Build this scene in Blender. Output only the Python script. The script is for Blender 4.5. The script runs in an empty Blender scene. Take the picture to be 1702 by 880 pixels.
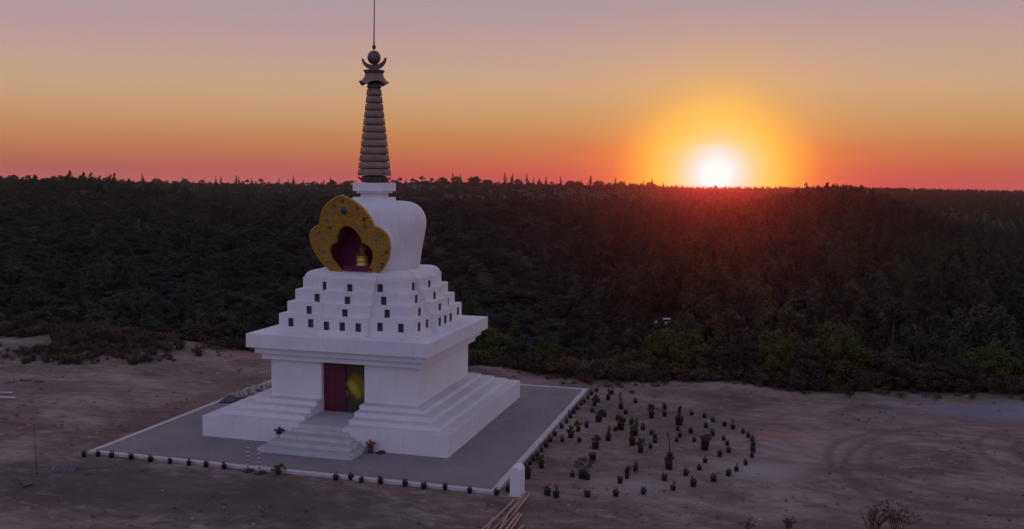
import bpy, bmesh, math, random
import numpy as np
from mathutils import Vector, Matrix, noise as mnoise
R_ = math.radians
PI = math.pi
sc = bpy.context.scene
col = sc.collection
random.seed(7); rng = np.random.default_rng(7)

# ------------------------------------------------------------------ camera
CAM = Vector((17.3335, -39.3818, 10.7744)); F = 1547.7; YAW, PIT, ROL = 0.2678, -0.0869, 0.0092
fwd = Vector((-math.sin(YAW)*math.cos(PIT), math.cos(YAW)*math.cos(PIT), math.sin(PIT)))
r0 = Vector((math.cos(YAW), math.sin(YAW), 0)); u0 = r0.cross(fwd)
rv = math.cos(ROL)*r0 + math.sin(ROL)*u0; uv = -math.sin(ROL)*r0 + math.cos(ROL)*u0
def at(px, py, z=-0.1):
    """ground point seen at a pixel of the 1702 px wide photograph"""
    d = fwd + rv*((px-851)/F) - uv*((py-440)/F)
    t = (z-CAM.z)/d.z
    return CAM + d*t
cd = bpy.data.cameras.new('camera'); cam = bpy.data.objects.new('camera', cd); col.objects.link(cam)
M = Matrix((rv, uv, -fwd)).transposed().to_4x4(); M.translation = CAM
cam.matrix_world = M
cd.sensor_width = 36; cd.lens = 36*F/1702; cd.clip_start = 0.3; cd.clip_end = 20000
sc.camera = cam

# ------------------------------------------------------------------ materials
def new_mat(name):
    m = bpy.data.materials.new(name); m.use_nodes = True
    nt = m.node_tree; b = nt.nodes['Principled BSDF']
    return m, nt, b
def N(nt, t, **kw):
    n = nt.nodes.new(t)
    for k, v in kw.items(): setattr(n, k, v)
    return n
def L(nt, a, b): nt.links.new(a, b)
def ramp(nt, fac, stops, interp='LINEAR'):
    r = N(nt, 'ShaderNodeValToRGB'); r.color_ramp.interpolation = interp
    e = r.color_ramp.elements
    while len(e) < len(stops): e.new(0.5)
    for i, (p, c) in enumerate(stops):
        e[i].position = p; e[i].color = (c[0], c[1], c[2], 1) if not isinstance(c, (int, float)) else (c, c, c, 1)
    if fac is not None: L(nt, fac, r.inputs[0])
    return r
def mixc(nt, fac, a, b, mode='MIX'):
    n = N(nt, 'ShaderNodeMix', data_type='RGBA', blend_type=mode)
    for s, v in ((0, fac), (6, a), (7, b)):
        if isinstance(v, (int, float)): n.inputs[s].default_value = v
        elif isinstance(v, tuple): n.inputs[s].default_value = (*v[:3], 1)
        else: L(nt, v, n.inputs[s])
    return n.outputs[2]
def math_(nt, op, a, b=None, c=None):
    n = N(nt, 'ShaderNodeMath', operation=op)
    for i, v in enumerate((a, b, c)):
        if v is None: continue
        if isinstance(v, (int, float)): n.inputs[i].default_value = v
        else: L(nt, v, n.inputs[i])
    return n.outputs[0]
def noise_(nt, vec, scale, detail=4, rough=0.55, dist=0.0):
    n = N(nt, 'ShaderNodeTexNoise'); n.inputs['Scale'].default_value = scale
    n.inputs['Detail'].default_value = detail; n.inputs['Roughness'].default_value = rough
    n.inputs['Distortion'].default_value = dist
    if vec is not None: L(nt, vec, n.inputs['Vector'])
    return n.outputs['Fac']
def objc(nt): return N(nt, 'ShaderNodeTexCoord').outputs['Object']
def geopos(nt): return N(nt, 'ShaderNodeNewGeometry').outputs['Position']
def bump(nt, b, h, strength, dist):
    n = N(nt, 'ShaderNodeBump'); n.inputs['Strength'].default_value = strength; n.inputs['Distance'].default_value = dist
    L(nt, h, n.inputs['Height']); L(nt, n.outputs[0], b.inputs['Normal'])
def simple(name, c1, c2, scale=4, rough=0.8, metal=0.0, bmp=0.0, bscale=20, bdist=0.02, c3=None):
    m, nt, b = new_mat(name); p = geopos(nt)
    f = noise_(nt, p, scale, 5)
    stops = [(0.3, c1), (0.7, c2)] if c3 is None else [(0.3, c1), (0.55, c2), (0.72, c3)]
    r = ramp(nt, f, stops); L(nt, r.outputs[0], b.inputs['Base Color'])
    b.inputs['Roughness'].default_value = rough; b.inputs['Metallic'].default_value = metal
    if bmp: bump(nt, b, noise_(nt, p, bscale, 6, 0.65), bmp, bdist)
    return m
def mat_plaster(dark_tops=False):
    m, nt, b = new_mat('white_plaster' if not dark_tops else 'white_plaster_with_darker_ledges'); p = geopos(nt)
    f1 = noise_(nt, p, 0.55, 6, 0.6)
    mp = N(nt, 'ShaderNodeMapping'); mp.inputs['Scale'].default_value = (3.5, 3.5, 0.35); L(nt, p, mp.inputs[0])
    f2 = noise_(nt, mp.outputs[0], 1.6, 6, 0.65)
    c = mixc(nt, ramp(nt, f1, [(0.35, 0.0), (0.75, 1.0)]).outputs[0], (0.80, 0.79, 0.78), (0.70, 0.69, 0.685))
    c = mixc(nt, ramp(nt, f2, [(0.54, 0.0), (0.78, 0.45)]).outputs[0], c, (0.50, 0.48, 0.45))
    if dark_tops:
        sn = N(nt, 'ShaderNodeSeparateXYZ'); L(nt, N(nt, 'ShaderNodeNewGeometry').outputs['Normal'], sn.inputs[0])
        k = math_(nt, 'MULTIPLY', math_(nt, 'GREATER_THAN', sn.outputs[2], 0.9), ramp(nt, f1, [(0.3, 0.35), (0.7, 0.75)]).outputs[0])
        c = mixc(nt, k, c, (0.47, 0.45, 0.44))  # upward faces take a darker grey, unevenly with the broad noise
    L(nt, c, b.inputs['Base Color']); b.inputs['Roughness'].default_value = 0.75
    bump(nt, b, noise_(nt, p, 9, 8, 0.6), 0.25, 0.03)
    return m
PLASTER = mat_plaster()
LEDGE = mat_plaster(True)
def mat_granite():
    m, nt, b = new_mat('rough_granite'); p = geopos(nt)
    f = noise_(nt, p, 2.2, 5); g = noise_(nt, p, 14, 3)
    c = ramp(nt, f, [(0.3, (0.50, 0.48, 0.465)), (0.7, (0.64, 0.62, 0.60))]).outputs[0]
    c = mixc(nt, ramp(nt, g, [(0.55, 0.0), (0.72, 0.5)]).outputs[0], c, (0.36, 0.35, 0.34))
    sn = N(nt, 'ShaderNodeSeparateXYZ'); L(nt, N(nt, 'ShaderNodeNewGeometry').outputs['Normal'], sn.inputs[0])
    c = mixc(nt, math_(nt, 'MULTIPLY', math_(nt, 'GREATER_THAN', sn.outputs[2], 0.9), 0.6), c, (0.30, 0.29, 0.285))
    L(nt, c, b.inputs['Base Color']); b.inputs['Roughness'].default_value = 0.85
    bump(nt, b, noise_(nt, p, 22, 6), 0.5, 0.02)
    return m
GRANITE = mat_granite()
def mat_slab():
    m, nt, b = new_mat('grey_paving'); p = geopos(nt)
    f = noise_(nt, p, 0.35, 6, 0.6); g = noise_(nt, p, 5, 5)
    c = ramp(nt, f, [(0.3, (0.195, 0.162, 0.160)), (0.7, (0.275, 0.235, 0.225))]).outputs[0]
    c = mixc(nt, ramp(nt, g, [(0.5, 0.0), (0.75, 0.5)]).outputs[0], c, (0.16, 0.135, 0.14))
    br = N(nt, 'ShaderNodeTexBrick'); br.offset = 0.5; L(nt, p, br.inputs['Vector'])
    br.inputs['Scale'].default_value = 1.0; br.inputs['Mortar Size'].default_value = 0.012
    br.inputs['Brick Width'].default_value = 0.6; br.inputs['Row Height'].default_value = 0.4
    br.inputs['Color1'].default_value = (1, 1, 1, 1); br.inputs['Color2'].default_value = (0.93, 0.93, 0.93, 1); br.inputs['Mortar'].default_value = (0.8, 0.8, 0.8, 1)
    c = mixc(nt, 0.8, c, br.outputs['Color'], 'MULTIPLY')
    L(nt, c, b.inputs['Base Color']); b.inputs['Roughness'].default_value = 0.85
    bump(nt, b, g, 0.2, 0.01)
    return m
SLAB = mat_slab()
KERB = simple('pale_kerb_concrete', (0.46, 0.42, 0.39), (0.64, 0.59, 0.54), 2.5, 0.85, bmp=0.3)
BRONZE = simple('aged_copper', (0.21, 0.135, 0.105), (0.32, 0.22, 0.17), 3.0, 0.6, 0.15, 0.15, 30)
DARKBRONZE = simple('dark_bronze', (0.10, 0.075, 0.065), (0.15, 0.11, 0.095), 4, 0.5, 0.2)
def mat_gold():
    m, nt, b = new_mat('embossed_gold'); p = geopos(nt)
    v = N(nt, 'ShaderNodeTexVoronoi'); v.inputs['Scale'].default_value = 9; L(nt, p, v.inputs['Vector'])
    f = noise_(nt, p, 7, 6, 0.65, 2.0)
    h = math_(nt, 'ADD', v.outputs['Distance'], f)
    c = ramp(nt, f, [(0.32, (0.30, 0.17, 0.022)), (0.62, (0.60, 0.36, 0.05))]).outputs[0]
    L(nt, c, b.inputs['Base Color']); b.inputs['Roughness'].default_value = 0.5; b.inputs['Metallic'].default_value = 0.45
    bump(nt, b, h, 0.7, 0.06)
    return m
GOLD = mat_gold()
GOLDS = simple('statue_gold', (0.62, 0.42, 0.08), (0.85, 0.60, 0.14), 6, 0.4, 0.5)
MAGENTA = simple('magenta_paint', (0.11, 0.002, 0.035), (0.16, 0.004, 0.05), 3, 0.65)
REDP = simple('dark_red_door_paint', (0.085, 0.003, 0.018), (0.12, 0.004, 0.026), 2.5, 0.55)
DARKM = simple('dark_window_frame', (0.02, 0.02, 0.022), (0.035, 0.034, 0.036), 6, 0.5)
def mat_pane():
    m, nt, b = new_mat('grey_relief_panel'); f = noise_(nt, geopos(nt), 10, 4)
    L(nt, ramp(nt, f, [(0.3, (0.016, 0.016, 0.02)), (0.7, (0.045, 0.045, 0.047))]).outputs[0], b.inputs['Base Color'])
    b.inputs['Roughness'].default_value = 0.35; bump(nt, b, f, 0.6, 0.03); return m
PANE = mat_pane()
STONEC = dict(blue=simple('blue_stone', (0.012, 0.03, 0.08), (0.03, 0.06, 0.14), 8, 0.15),
              red=simple('red_stone', (0.13, 0.02, 0.02), (0.2, 0.03, 0.03), 8, 0.15),
              pale=simple('turquoise_stone', (0.12, 0.14, 0.12), (0.24, 0.26, 0.21), 8, 0.2),
              violet=simple('violet_stone', (0.09, 0.06, 0.10), (0.15, 0.11, 0.16), 8, 0.2))
POTM = simple('black_nursery_plastic', (0.016, 0.013, 0.014), (0.03, 0.025, 0.026), 8, 0.55)
SOIL = simple('potting_soil', (0.03, 0.02, 0.015), (0.06, 0.04, 0.03), 20, 0.95)
BAMBOO = simple('dry_bamboo', (0.30, 0.20, 0.13), (0.52, 0.37, 0.26), 5, 0.6)
def mat_leaf(name, stops, rough=0.75, rnd=0.9):
    m, nt, b = new_mat(name)
    oi = N(nt, 'ShaderNodeObjectInfo'); f = noise_(nt, geopos(nt), 0.9, 3)
    g = N(nt, 'ShaderNodeNewGeometry').outputs['Random Per Island']
    s = math_(nt, 'ADD', math_(nt, 'MULTIPLY', oi.outputs['Random'], rnd), math_(nt, 'MULTIPLY', g, 1-rnd))
    s = math_(nt, 'ADD', math_(nt, 'MULTIPLY', s, 0.88), math_(nt, 'MULTIPLY', f, 0.12))
    L(nt, ramp(nt, s, stops).outputs[0], b.inputs['Base Color']); b.inputs['Roughness'].default_value = rough
    b.inputs['Specular IOR Level'].default_value = 0.2
    return m
LEAF_PINE = mat_leaf('pine_foliage', [(0.15, (0.028, 0.031, 0.020)), (0.5, (0.048, 0.055, 0.029)), (0.85, (0.088, 0.092, 0.042))])
LEAF_OAK = mat_leaf('oak_foliage', [(0.15, (0.036, 0.037, 0.028)), (0.5, (0.050, 0.050, 0.036)), (0.85, (0.070, 0.066, 0.046))])
LEAF_BUSH = mat_leaf('olive_bush_foliage', [(0.1, (0.044, 0.050, 0.013)), (0.5, (0.076, 0.083, 0.020)), (0.9, (0.118, 0.122, 0.030))], rnd=0.3)
LEAF_DRY = mat_leaf('dry_scrub_foliage', [(0.1, (0.06, 0.040, 0.028)), (0.5, (0.115, 0.072, 0.046)), (0.9, (0.21, 0.13, 0.07))], rnd=0.4)
LEAF_SEED = mat_leaf('seedling_foliage', [(0.1, (0.035, 0.035, 0.015)), (0.5, (0.07, 0.06, 0.03)), (0.9, (0.12, 0.075, 0.045))], rnd=0.4)
LEAF_GREEN = mat_leaf('green_pot_foliage', [(0.1, (0.045, 0.042, 0.012)), (0.5, (0.085, 0.072, 0.020)), (0.9, (0.13, 0.10, 0.032))], rnd=0.3)
LEAF_RED = mat_leaf('reddish_foliage', [(0.1, (0.10, 0.035, 0.03)), (0.5, (0.16, 0.05, 0.04)), (0.9, (0.2, 0.075, 0.05))], rnd=0.3)
BARK = simple('dark_bark', (0.05, 0.035, 0.028), (0.10, 0.075, 0.06), 6, 0.9)

# ------------------------------------------------------------------ mesh helpers
def bm_box(bm, x0, x1, y0, y1, z0, z1, mi=0, bev=0.0):
    vs = [bm.verts.new((x, y, z)) for z in (z0, z1) for (x, y) in ((x0, y0), (x1, y0), (x1, y1), (x0, y1))]
    q = [(3, 2, 1, 0), (4, 5, 6, 7), (0, 1, 5, 4), (1, 2, 6, 5), (2, 3, 7, 6), (3, 0, 4, 7)]
    fs = [bm.faces.new([vs[i] for i in f]) for f in q]
    for f in fs: f.material_index = mi
    if bev:
        es = list({e for f in fs for e in f.edges})
        bmesh.ops.bevel(bm, geom=es, offset=bev, segments=2, affect='EDGES', profile=0.7)
def obj(name, bm, mats, parent=None, smooth=False, loc=None, rot=None):
    me = bpy.data.meshes.new(name)
    bmesh.ops.recalc_face_normals(bm, faces=bm.faces)
    bm.to_mesh(me); bm.free()
    if not isinstance(mats, (list, tuple)): mats = [mats]
    for m in mats: me.materials.append(m)
    if smooth:
        for p in me.polygons: p.use_smooth = True
    o = bpy.data.objects.new(name, me); col.objects.link(o)
    if parent: o.parent = parent
    if loc is not None: o.location = loc
    if rot is not None: o.rotation_euler = rot
    return o
def tag(o, label=None, cat=None, group=None, kind=None):
    if label: o['label'] = label
    if cat: o['category'] = cat
    if group: o['group'] = group
    if kind: o['kind'] = kind
    return o
def thing(name, label, cat, loc=(0, 0, 0), rz=0, group=None):
    o = bpy.data.objects.new(name, None); col.objects.link(o); o.empty_display_size = 0.2
    o.location = loc; o.rotation_euler = (0, 0, rz)
    return tag(o, label, cat, group)
def lathe(bm, prof, n=48, mi=0, cap=True, cx=0, cy=0):
    rings = []
    for (r, z) in prof:
        rings.append([bm.verts.new((cx+r*math.cos(2*PI*i/n), cy+r*math.sin(2*PI*i/n), z)) for i in range(n)])
    for a, b in zip(rings, rings[1:]):
        for i in range(n):
            f = bm.faces.new((a[i], a[(i+1) % n], b[(i+1) % n], b[i])); f.material_index = mi; f.smooth = True
    if cap:
        for rg in (rings[0], rings[-1]):
            try: bm.faces.new(rg).material_index = mi
            except Exception: pass
def tube(bm, pts, rad, n=8, mi=0):
    """tapered tube through points"""
    pts = [Vector(p) for p in pts]; rings = []
    for i, p in enumerate(pts):
        d = (pts[min(i+1, len(pts)-1)]-pts[max(i-1, 0)]).normalized()
        a = d.orthogonal().normalized(); b = d.cross(a)
        if rings:   # keep frame steady
            a = (prev - d*prev.dot(d)).normalized(); b = d.cross(a)
        prev = a
        r = rad[i] if isinstance(rad, (list, tuple)) else rad
        rings.append([bm.verts.new(p+a*(r*math.cos(2*PI*k/n))+b*(r*math.sin(2*PI*k/n))) for k in range(n)])
    for a, b in zip(rings, rings[1:]):
        for k in range(n):
            f = bm.faces.new((a[k], a[(k+1) % n], b[(k+1) % n], b[k])); f.material_index = mi; f.smooth = True
    for rg in (rings[0], rings[-1]): bm.faces.new(rg).material_index = mi
def sphere(bm, c, r, seg=16, sz=1.0, mi=0, sx=1.0, sy=1.0):
    m = Matrix.Translation(c) @ Matrix.Diagonal((r*sx, r*sy, r*sz, 1))
    g = bmesh.ops.create_uvsphere(bm, u_segments=seg, v_segments=max(6, seg//2), radius=1, matrix=m)
    for v in g['verts']:
        for f in v.link_faces: f.material_index = mi; f.smooth = True
def extrude_poly(bm, pts, z0, z1, mi=0):
    a = [bm.verts.new((x, y, z0)) for x, y in pts]; b = [bm.verts.new((x, y, z1)) for x, y in pts]
    n = len(pts)
    for i in range(n): bm.faces.new((a[i], a[(i+1) % n], b[(i+1) % n], b[i])).material_index = mi
    bm.faces.new(a[::-1]).material_index = mi; bm.faces.new(b).material_index = mi
def copy_tree(o, parent=None):
    c = o.copy(); col.objects.link(c); c.parent = parent
    for ch in list(KIDS.get(o.name, [])):
        copy_tree(ch, c)
    return c
KIDS = {}
def kid(parent, o): KIDS.setdefault(parent.name, []).append(o); return o

# ------------------------------------------------------------------ terrain
def sstep(t): t = np.clip(t, 0, 1); return t*t*(3-2*t)
AZ = np.array([-180, -75, -60, -44, -38, -31, -24, -21, -17, -12, -8, -4, 0, 4, 8, 13.5, 30, 60, 180.])
DR = np.array([900, 900, 1000, 1000, 1050, 1000, 950, 900, 860, 840, 820, 800, 900, 1100, 1200, 1200, 1100, 900, 900.])
EL = np.array([0, 0, 0.0, 0.18, 0.08, 0.02, 0.08, 0.26, 0.28, 0.20, 0.12, -0.06, -0.05, 0.0, -0.02, -0.12, 0, 0, 0])
VD = np.array([12, 12, 12, 13, 14, 15, 16, 16, 17, 18, 18, 18, 17, 16, 16, 17, 15, 12, 12.])
def fbm2(x, y, seed=0):
    """cheap smooth pseudo noise from summed sines, about -1..1"""
    rs = np.random.default_rng(seed); s = 0; a = 1; tot = 0; f = 1
    for o in range(5):
        for k in range(3):
            th = rs.uniform(0, 2*PI); ph = rs.uniform(0, 2*PI)
            s = s + a*np.sin((x*math.cos(th)+y*math.sin(th))*f+ph+1.3*np.sin((x*math.sin(th)-y*math.cos(th))*f*0.7+ph*2))/3
        tot += a; a *= 0.55; f *= 1.9
    return s/tot*1.6
def edge_y(x): return 12.3 + 1.3*np.exp(-((x+21)/9)**2)+2.3*np.clip((x-22)/10, 0, 1) - 0.9*np.exp(-((x-10)/7)**2) + 0.5*np.sin(x*0.55)
def H(x, y):
    x = np.asarray(x, float); y = np.asarray(y, float)
    dx = x-CAM.x; dy = y-CAM.y; d = np.hypot(dx, dy)+1e-6; az = np.degrees(np.arctan2(dx, dy))
    dr = np.interp(az, AZ, DR); el = np.interp(az, AZ, EL); V = np.interp(az, AZ, VD)
    rz = CAM.z+dr*np.tan(np.radians(el))-6.0
    s = y-edge_y(x)
    dv = 118.0
    fall = -V*(1-np.exp(-np.clip(s, 0, None)/26.0))
    t = np.clip((d-dv)/(dr-dv), 0, 1.0)
    rise = (rz+V)*(0.35*sstep(t)+0.65*t)
    hill = 12.2*np.exp(-((az-4.6)/4.6)**2)*np.exp(-((d-440)/115)**2) + 5*np.exp(-((az+27)/7)**2)*np.exp(-((d-300)/90)**2) \
         + 4*np.exp(-((az+12)/4)**2)*np.exp(-((d-330)/80)**2) + 4.5*np.exp(-((az+40)/5)**2)*np.exp(-((d-480)/110)**2)
    w = sstep((d-110)/150)*(1-0.93*sstep((d-500)/300))
    w2 = sstep((d-130)/160)*(1-0.9*sstep((d-560)/260)); und = fbm2(x/130, y/130, 3)*11*w2 + fbm2(x/36, y/36, 5)*1.6*w
    far = np.where(d > dr, -(d-dr)*0.02, 0)
    outm = sstep(s/3.0)
    z = (fall + rise + hill + und + far)*outm
    # plateau
    slabd = np.maximum(np.abs(x)-8.6, np.abs(y+0.2)-8.8)
    pm = sstep((slabd-0.4)/3)
    pz = -0.1 + pm*(0.07*fbm2(x/6, y/6, 9)+0.025*fbm2(x/1.3, y/1.3, 11)) + 0.7*np.exp(-((x+26)/7)**2-((y-10.5)/3.5)**2)*pm \
        + 0.25*np.exp(-((y-edge_y(x)+1)/1.6)**2)*pm*(0.6+0.4*np.sin(x*0.9))
    back = -0.015*np.clip(-y-60, 0, None)
    return pz*(1-outm*0.999) + z + back
def build_terrain():
    na = 720
    rad = np.concatenate([np.linspace(0.5, 60, 160), np.geomspace(60.6, 6000, 230)])
    th = np.linspace(0, 2*PI, na, endpoint=False)
    RR, TT = np.meshgrid(rad, th, indexing='ij')
    X = RR*np.cos(TT); Y = RR*np.sin(TT); Z = H(X, Y)
    co = np.stack([X, Y, Z], -1).reshape(-1, 3)
    nr = len(rad)
    i = np.arange(nr-1)[:, None]; j = np.arange(na)[None, :]
    j2 = (j+1) % na
    f = np.stack([i*na+j, (i+1)*na+j, (i+1)*na+j2, i*na+j2], -1).reshape(-1, 4)
    me = bpy.data.meshes.new('ground')
    c0 = len(co)
    co = np.vstack([co, [[0, 0, -0.1]]])
    tri = np.stack([np.full(na, c0), np.arange(na), (np.arange(na)+1) % na], -1)
    me.vertices.add(len(co)); me.vertices.foreach_set('co', co.ravel())
    nl = f.size+tri.size; me.loops.add(nl)
    me.loops.foreach_set('vertex_index', np.concatenate([f.ravel(), tri.ravel()]).astype(np.int32))
    me.polygons.add(len(f)+len(tri))
    me.polygons.foreach_set('loop_start', np.concatenate([np.arange(len(f))*4, len(f)*4+np.arange(len(tri))*3]).astype(np.int32))
    me.polygons.foreach_set('loop_total', np.concatenate([np.full(len(f), 4), np.full(len(tri), 3)]).astype(np.int32))
    me.update(); me.validate()
    for p in me.polygons: p.use_smooth = True
    o = bpy.data.objects.new('ground', me); col.objects.link(o); tag(o, kind='structure')
    return o
ground = build_terrain()
def mat_ground():
    m, nt, b = new_mat('dry_trodden_earth'); p = geopos(nt)
    sep = N(nt, 'ShaderNodeSeparateXYZ'); L(nt, p, sep.inputs[0]); X, Y, Z = sep.outputs
    mp = N(nt, 'ShaderNodeMapping'); mp.inputs['Scale'].default_value = (1, 1.7, 1); mp.inputs['Rotation'].default_value = (0, 0, -0.25); L(nt, p, mp.inputs[0])
    n1 = noise_(nt, mp.outputs[0], 0.16, 8, 0.62, 0.6); n2 = noise_(nt, mp.outputs[0], 1.1, 8, 0.68, 0.4); n3 = noise_(nt, mp.outputs[0], 5.5, 7, 0.75)
    c = ramp(nt, n1, [(0.37, (0.098, 0.074, 0.063)), (0.5, (0.162, 0.128, 0.112)), (0.63, (0.235, 0.198, 0.180))]).outputs[0]
    c = mixc(nt, ramp(nt, n2, [(0.34, 0.85), (0.48, 0.0)]).outputs[0], c, (0.115, 0.085, 0.072))
    c = mixc(nt, ramp(nt, n2, [(0.53, 0.0), (0.68, 0.8)]).outputs[0], c, (0.265, 0.232, 0.218))
    c = mixc(nt, ramp(nt, n3, [(0.56, 0.0), (0.72, 0.55)]).outputs[0], c, (0.30, 0.265, 0.25))
    c = mixc(nt, ramp(nt, n3, [(0.28, 0.5), (0.42, 0.0)]).outputs[0], c, (0.10, 0.078, 0.065))
    def blob(cx, cy, rx, ry, soft=0.5, rot=0.0, warp=0.6):
        dx = math_(nt, 'SUBTRACT', X, cx); dy = math_(nt, 'SUBTRACT', Y, cy)
        ca, sa = math.cos(rot), math.sin(rot)
        ax = math_(nt, 'ADD', math_(nt, 'MULTIPLY', dx, ca/rx), math_(nt, 'MULTIPLY', dy, sa/rx))
        ay = math_(nt, 'ADD', math_(nt, 'MULTIPLY', dx, -sa/ry), math_(nt, 'MULTIPLY', dy, ca/ry))
        d = math_(nt, 'SQRT', math_(nt, 'ADD', math_(nt, 'MULTIPLY', ax, ax), math_(nt, 'MULTIPLY', ay, ay)))
        d = math_(nt, 'ADD', d, math_(nt, 'MULTIPLY', math_(nt, 'SUBTRACT', n2, 0.5), warp*2))
        return ramp(nt, d, [(max(0.0, 1-soft), 1.0), (1.0, 0.0)], 'EASE').outputs[0]
    # darker soil beyond the front kerb and left of it, dark strip of turned soil
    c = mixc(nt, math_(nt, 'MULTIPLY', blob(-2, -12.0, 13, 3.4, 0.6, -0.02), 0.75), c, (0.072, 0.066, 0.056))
    c = mixc(nt, math_(nt, 'MULTIPLY', blob(-9.6, -1.0, 1.3, 9.0, 0.6, 0), 0.6), c, (0.12, 0.085, 0.065))
    c = mixc(nt, math_(nt, 'MULTIPLY', blob(-11.5, 11.5, 6.0, 1.5, 0.6, 0), 0.6), c, (0.25, 0.11, 0.08))
    c = mixc(nt, math_(nt, 'MULTIPLY', blob(12.5, 1.5, 4.5, 7.5, 0.6, 0), 0.35), c, (0.14, 0.108, 0.09))
    c = mixc(nt, math_(nt, 'MULTIPLY', blob(17.9, 2.2, 1.8, 0.9, 0.8, 0.2), 0.7), c, (0.26, 0.125, 0.09))
    c = mixc(nt, math_(nt, 'MULTIPLY', blob(17.2, -3.2, 2.6, 1.6, 0.9, 0.4), 0.5), c, (0.36, 0.33, 0.33))
    c = mixc(nt, math_(nt, 'MULTIPLY', blob(13.2, -6.0, 2.8, 1.4, 0.9, 0.2), 0.4), c, (0.34, 0.31, 0.31))
    c = mixc(nt, math_(nt, 'MULTIPLY', blob(29.5, 10.0, 7.0, 2.2, 0.5, 0.1, 0.9), 0.65), c, (0.185, 0.20, 0.25))
    c = mixc(nt, math_(nt, 'MULTIPLY', blob(-16.5, 2.5, 5.0, 2.0, 0.9, 0.4), 0.3), c, (0.30, 0.25, 0.24))
    # tyre tracks: pairs of worn arcs
    def arc(cx, cy, r, w, x0, x1):
        dx = math_(nt, 'SUBTRACT', X, cx); dy = math_(nt, 'SUBTRACT', Y, cy)
        d = math_(nt, 'SQRT', math_(nt, 'ADD', math_(nt, 'MULTIPLY', dx, dx), math_(nt, 'MULTIPLY', dy, dy)))
        d = math_(nt, 'ADD', d, math_(nt, 'MULTIPLY', math_(nt, 'SUBTRACT', n1, 0.5), 0.9))
        d = math_(nt, 'ABSOLUTE', math_(nt, 'SUBTRACT', d, r))
        k = ramp(nt, math_(nt, 'DIVIDE', d, w), [(0.35, 1.0), (1.0, 0.0)]).outputs[0]
        lim = math_(nt, 'MULTIPLY', math_(nt, 'GREATER_THAN', X, x0), math_(nt, 'LESS_THAN', X, x1))
        return math_(nt, 'MULTIPLY', math_(nt, 'MULTIPLY', k, lim), ramp(nt, n2, [(0.35, 0.35), (0.55, 1.0)]).outputs[0])
    for (cx, cy, r) in ((25.4, -0.4, 5.5), (25.4, -0.4, 3.9), (31.3, 2.4, 5.2), (31.3, 2.4, 3.7), (24.0, 6.5, 14.0), (24.0, 6.5, 12.4), (30, -2, 9.5)):
        c = mixc(nt, math_(nt, 'MULTIPLY', arc(cx, cy, r, 0.26, 18.5, 60), 0.6), c, (0.10, 0.078, 0.07))
    for (cx, cy, r) in ((-16, -20, 20.5), (-16, -20, 22.2), (-22, 30, 29.5), (-22, 30, 31.0)):
        c = mixc(nt, math_(nt, 'MULTIPLY', arc(cx, cy, r, 0.26, -40, -9.5), 0.35), c, (0.11, 0.085, 0.075))
    # scrubland floor beyond the clearing
    e = N(nt, 'ShaderNodeMapRange'); L(nt, Z, e.inputs[0]); e.inputs[1].default_value = -0.5; e.inputs[2].default_value = -1.6
    dist = N(nt, 'ShaderNodeVectorMath', operation='LENGTH'); L(nt, p, dist.inputs[0])
    e2 = N(nt, 'ShaderNodeMapRange'); L(nt, dist.outputs['Value'], e2.inputs[0]); e2.inputs[1].default_value = 70; e2.inputs[2].default_value = 100
    wild = math_(nt, 'MAXIMUM', e.outputs[0], e2.outputs[0])
    n4 = noise_(nt, p, 0.02, 9, 0.65); n5 = noise_(nt, p, 0.35, 6, 0.7)
    wc = ramp(nt, n4, [(0.35, (0.040, 0.039, 0.029)), (0.55, (0.050, 0.046, 0.035)), (0.74, (0.060, 0.048, 0.038))]).outputs[0]
    wc = mixc(nt, ramp(nt, n5, [(0.35, 0.7), (0.6, 0.0)]).outputs[0], wc, (0.028, 0.028, 0.018))
    c = mixc(nt, 1.0, c, (1.36, 1.25, 1.16), 'MULTIPLY')
    c = mixc(nt, wild, c, wc)
    L(nt, c, b.inputs['Base Color']); b.inputs['Roughness'].default_value = 0.95; b.inputs['Specular IOR Level'].default_value = 0.15
    hh = math_(nt, 'ADD', math_(nt, 'MULTIPLY', n2, 1.0), math_(nt, 'MULTIPLY', n3, 0.35))
    bump(nt, b, hh, 0.9, 0.10)
    return m
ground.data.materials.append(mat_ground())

# ------------------------------------------------------------------ platform (structure)
SL, SR, SF, SB = -8.51, 8.45, -8.84, 8.48; KW = 0.24
bm = bmesh.new(); bm_box(bm, SL+KW, SR-KW, SF+KW, SB-KW, -0.5, -0.012); tag(obj('pavement', bm, SLAB), kind='structure')
bm = bmesh.new()
bm_box(bm, SL, SR, SF, SF+KW, -0.5, 0.0, bev=0.012); bm_box(bm, SL, SR, SB-KW, SB, -0.5, 0.0, bev=0.012)
bm_box(bm, SL, SL+KW, SF+KW+0.002, SB-KW-0.002, -0.5, 0.0, bev=0.012); bm_box(bm, SR-KW, SR, SF+KW+0.002, SB-KW-0.002, -0.5, 0.0, bev=0.012)
tag(obj('kerb', bm, KERB), kind='structure')

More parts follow.
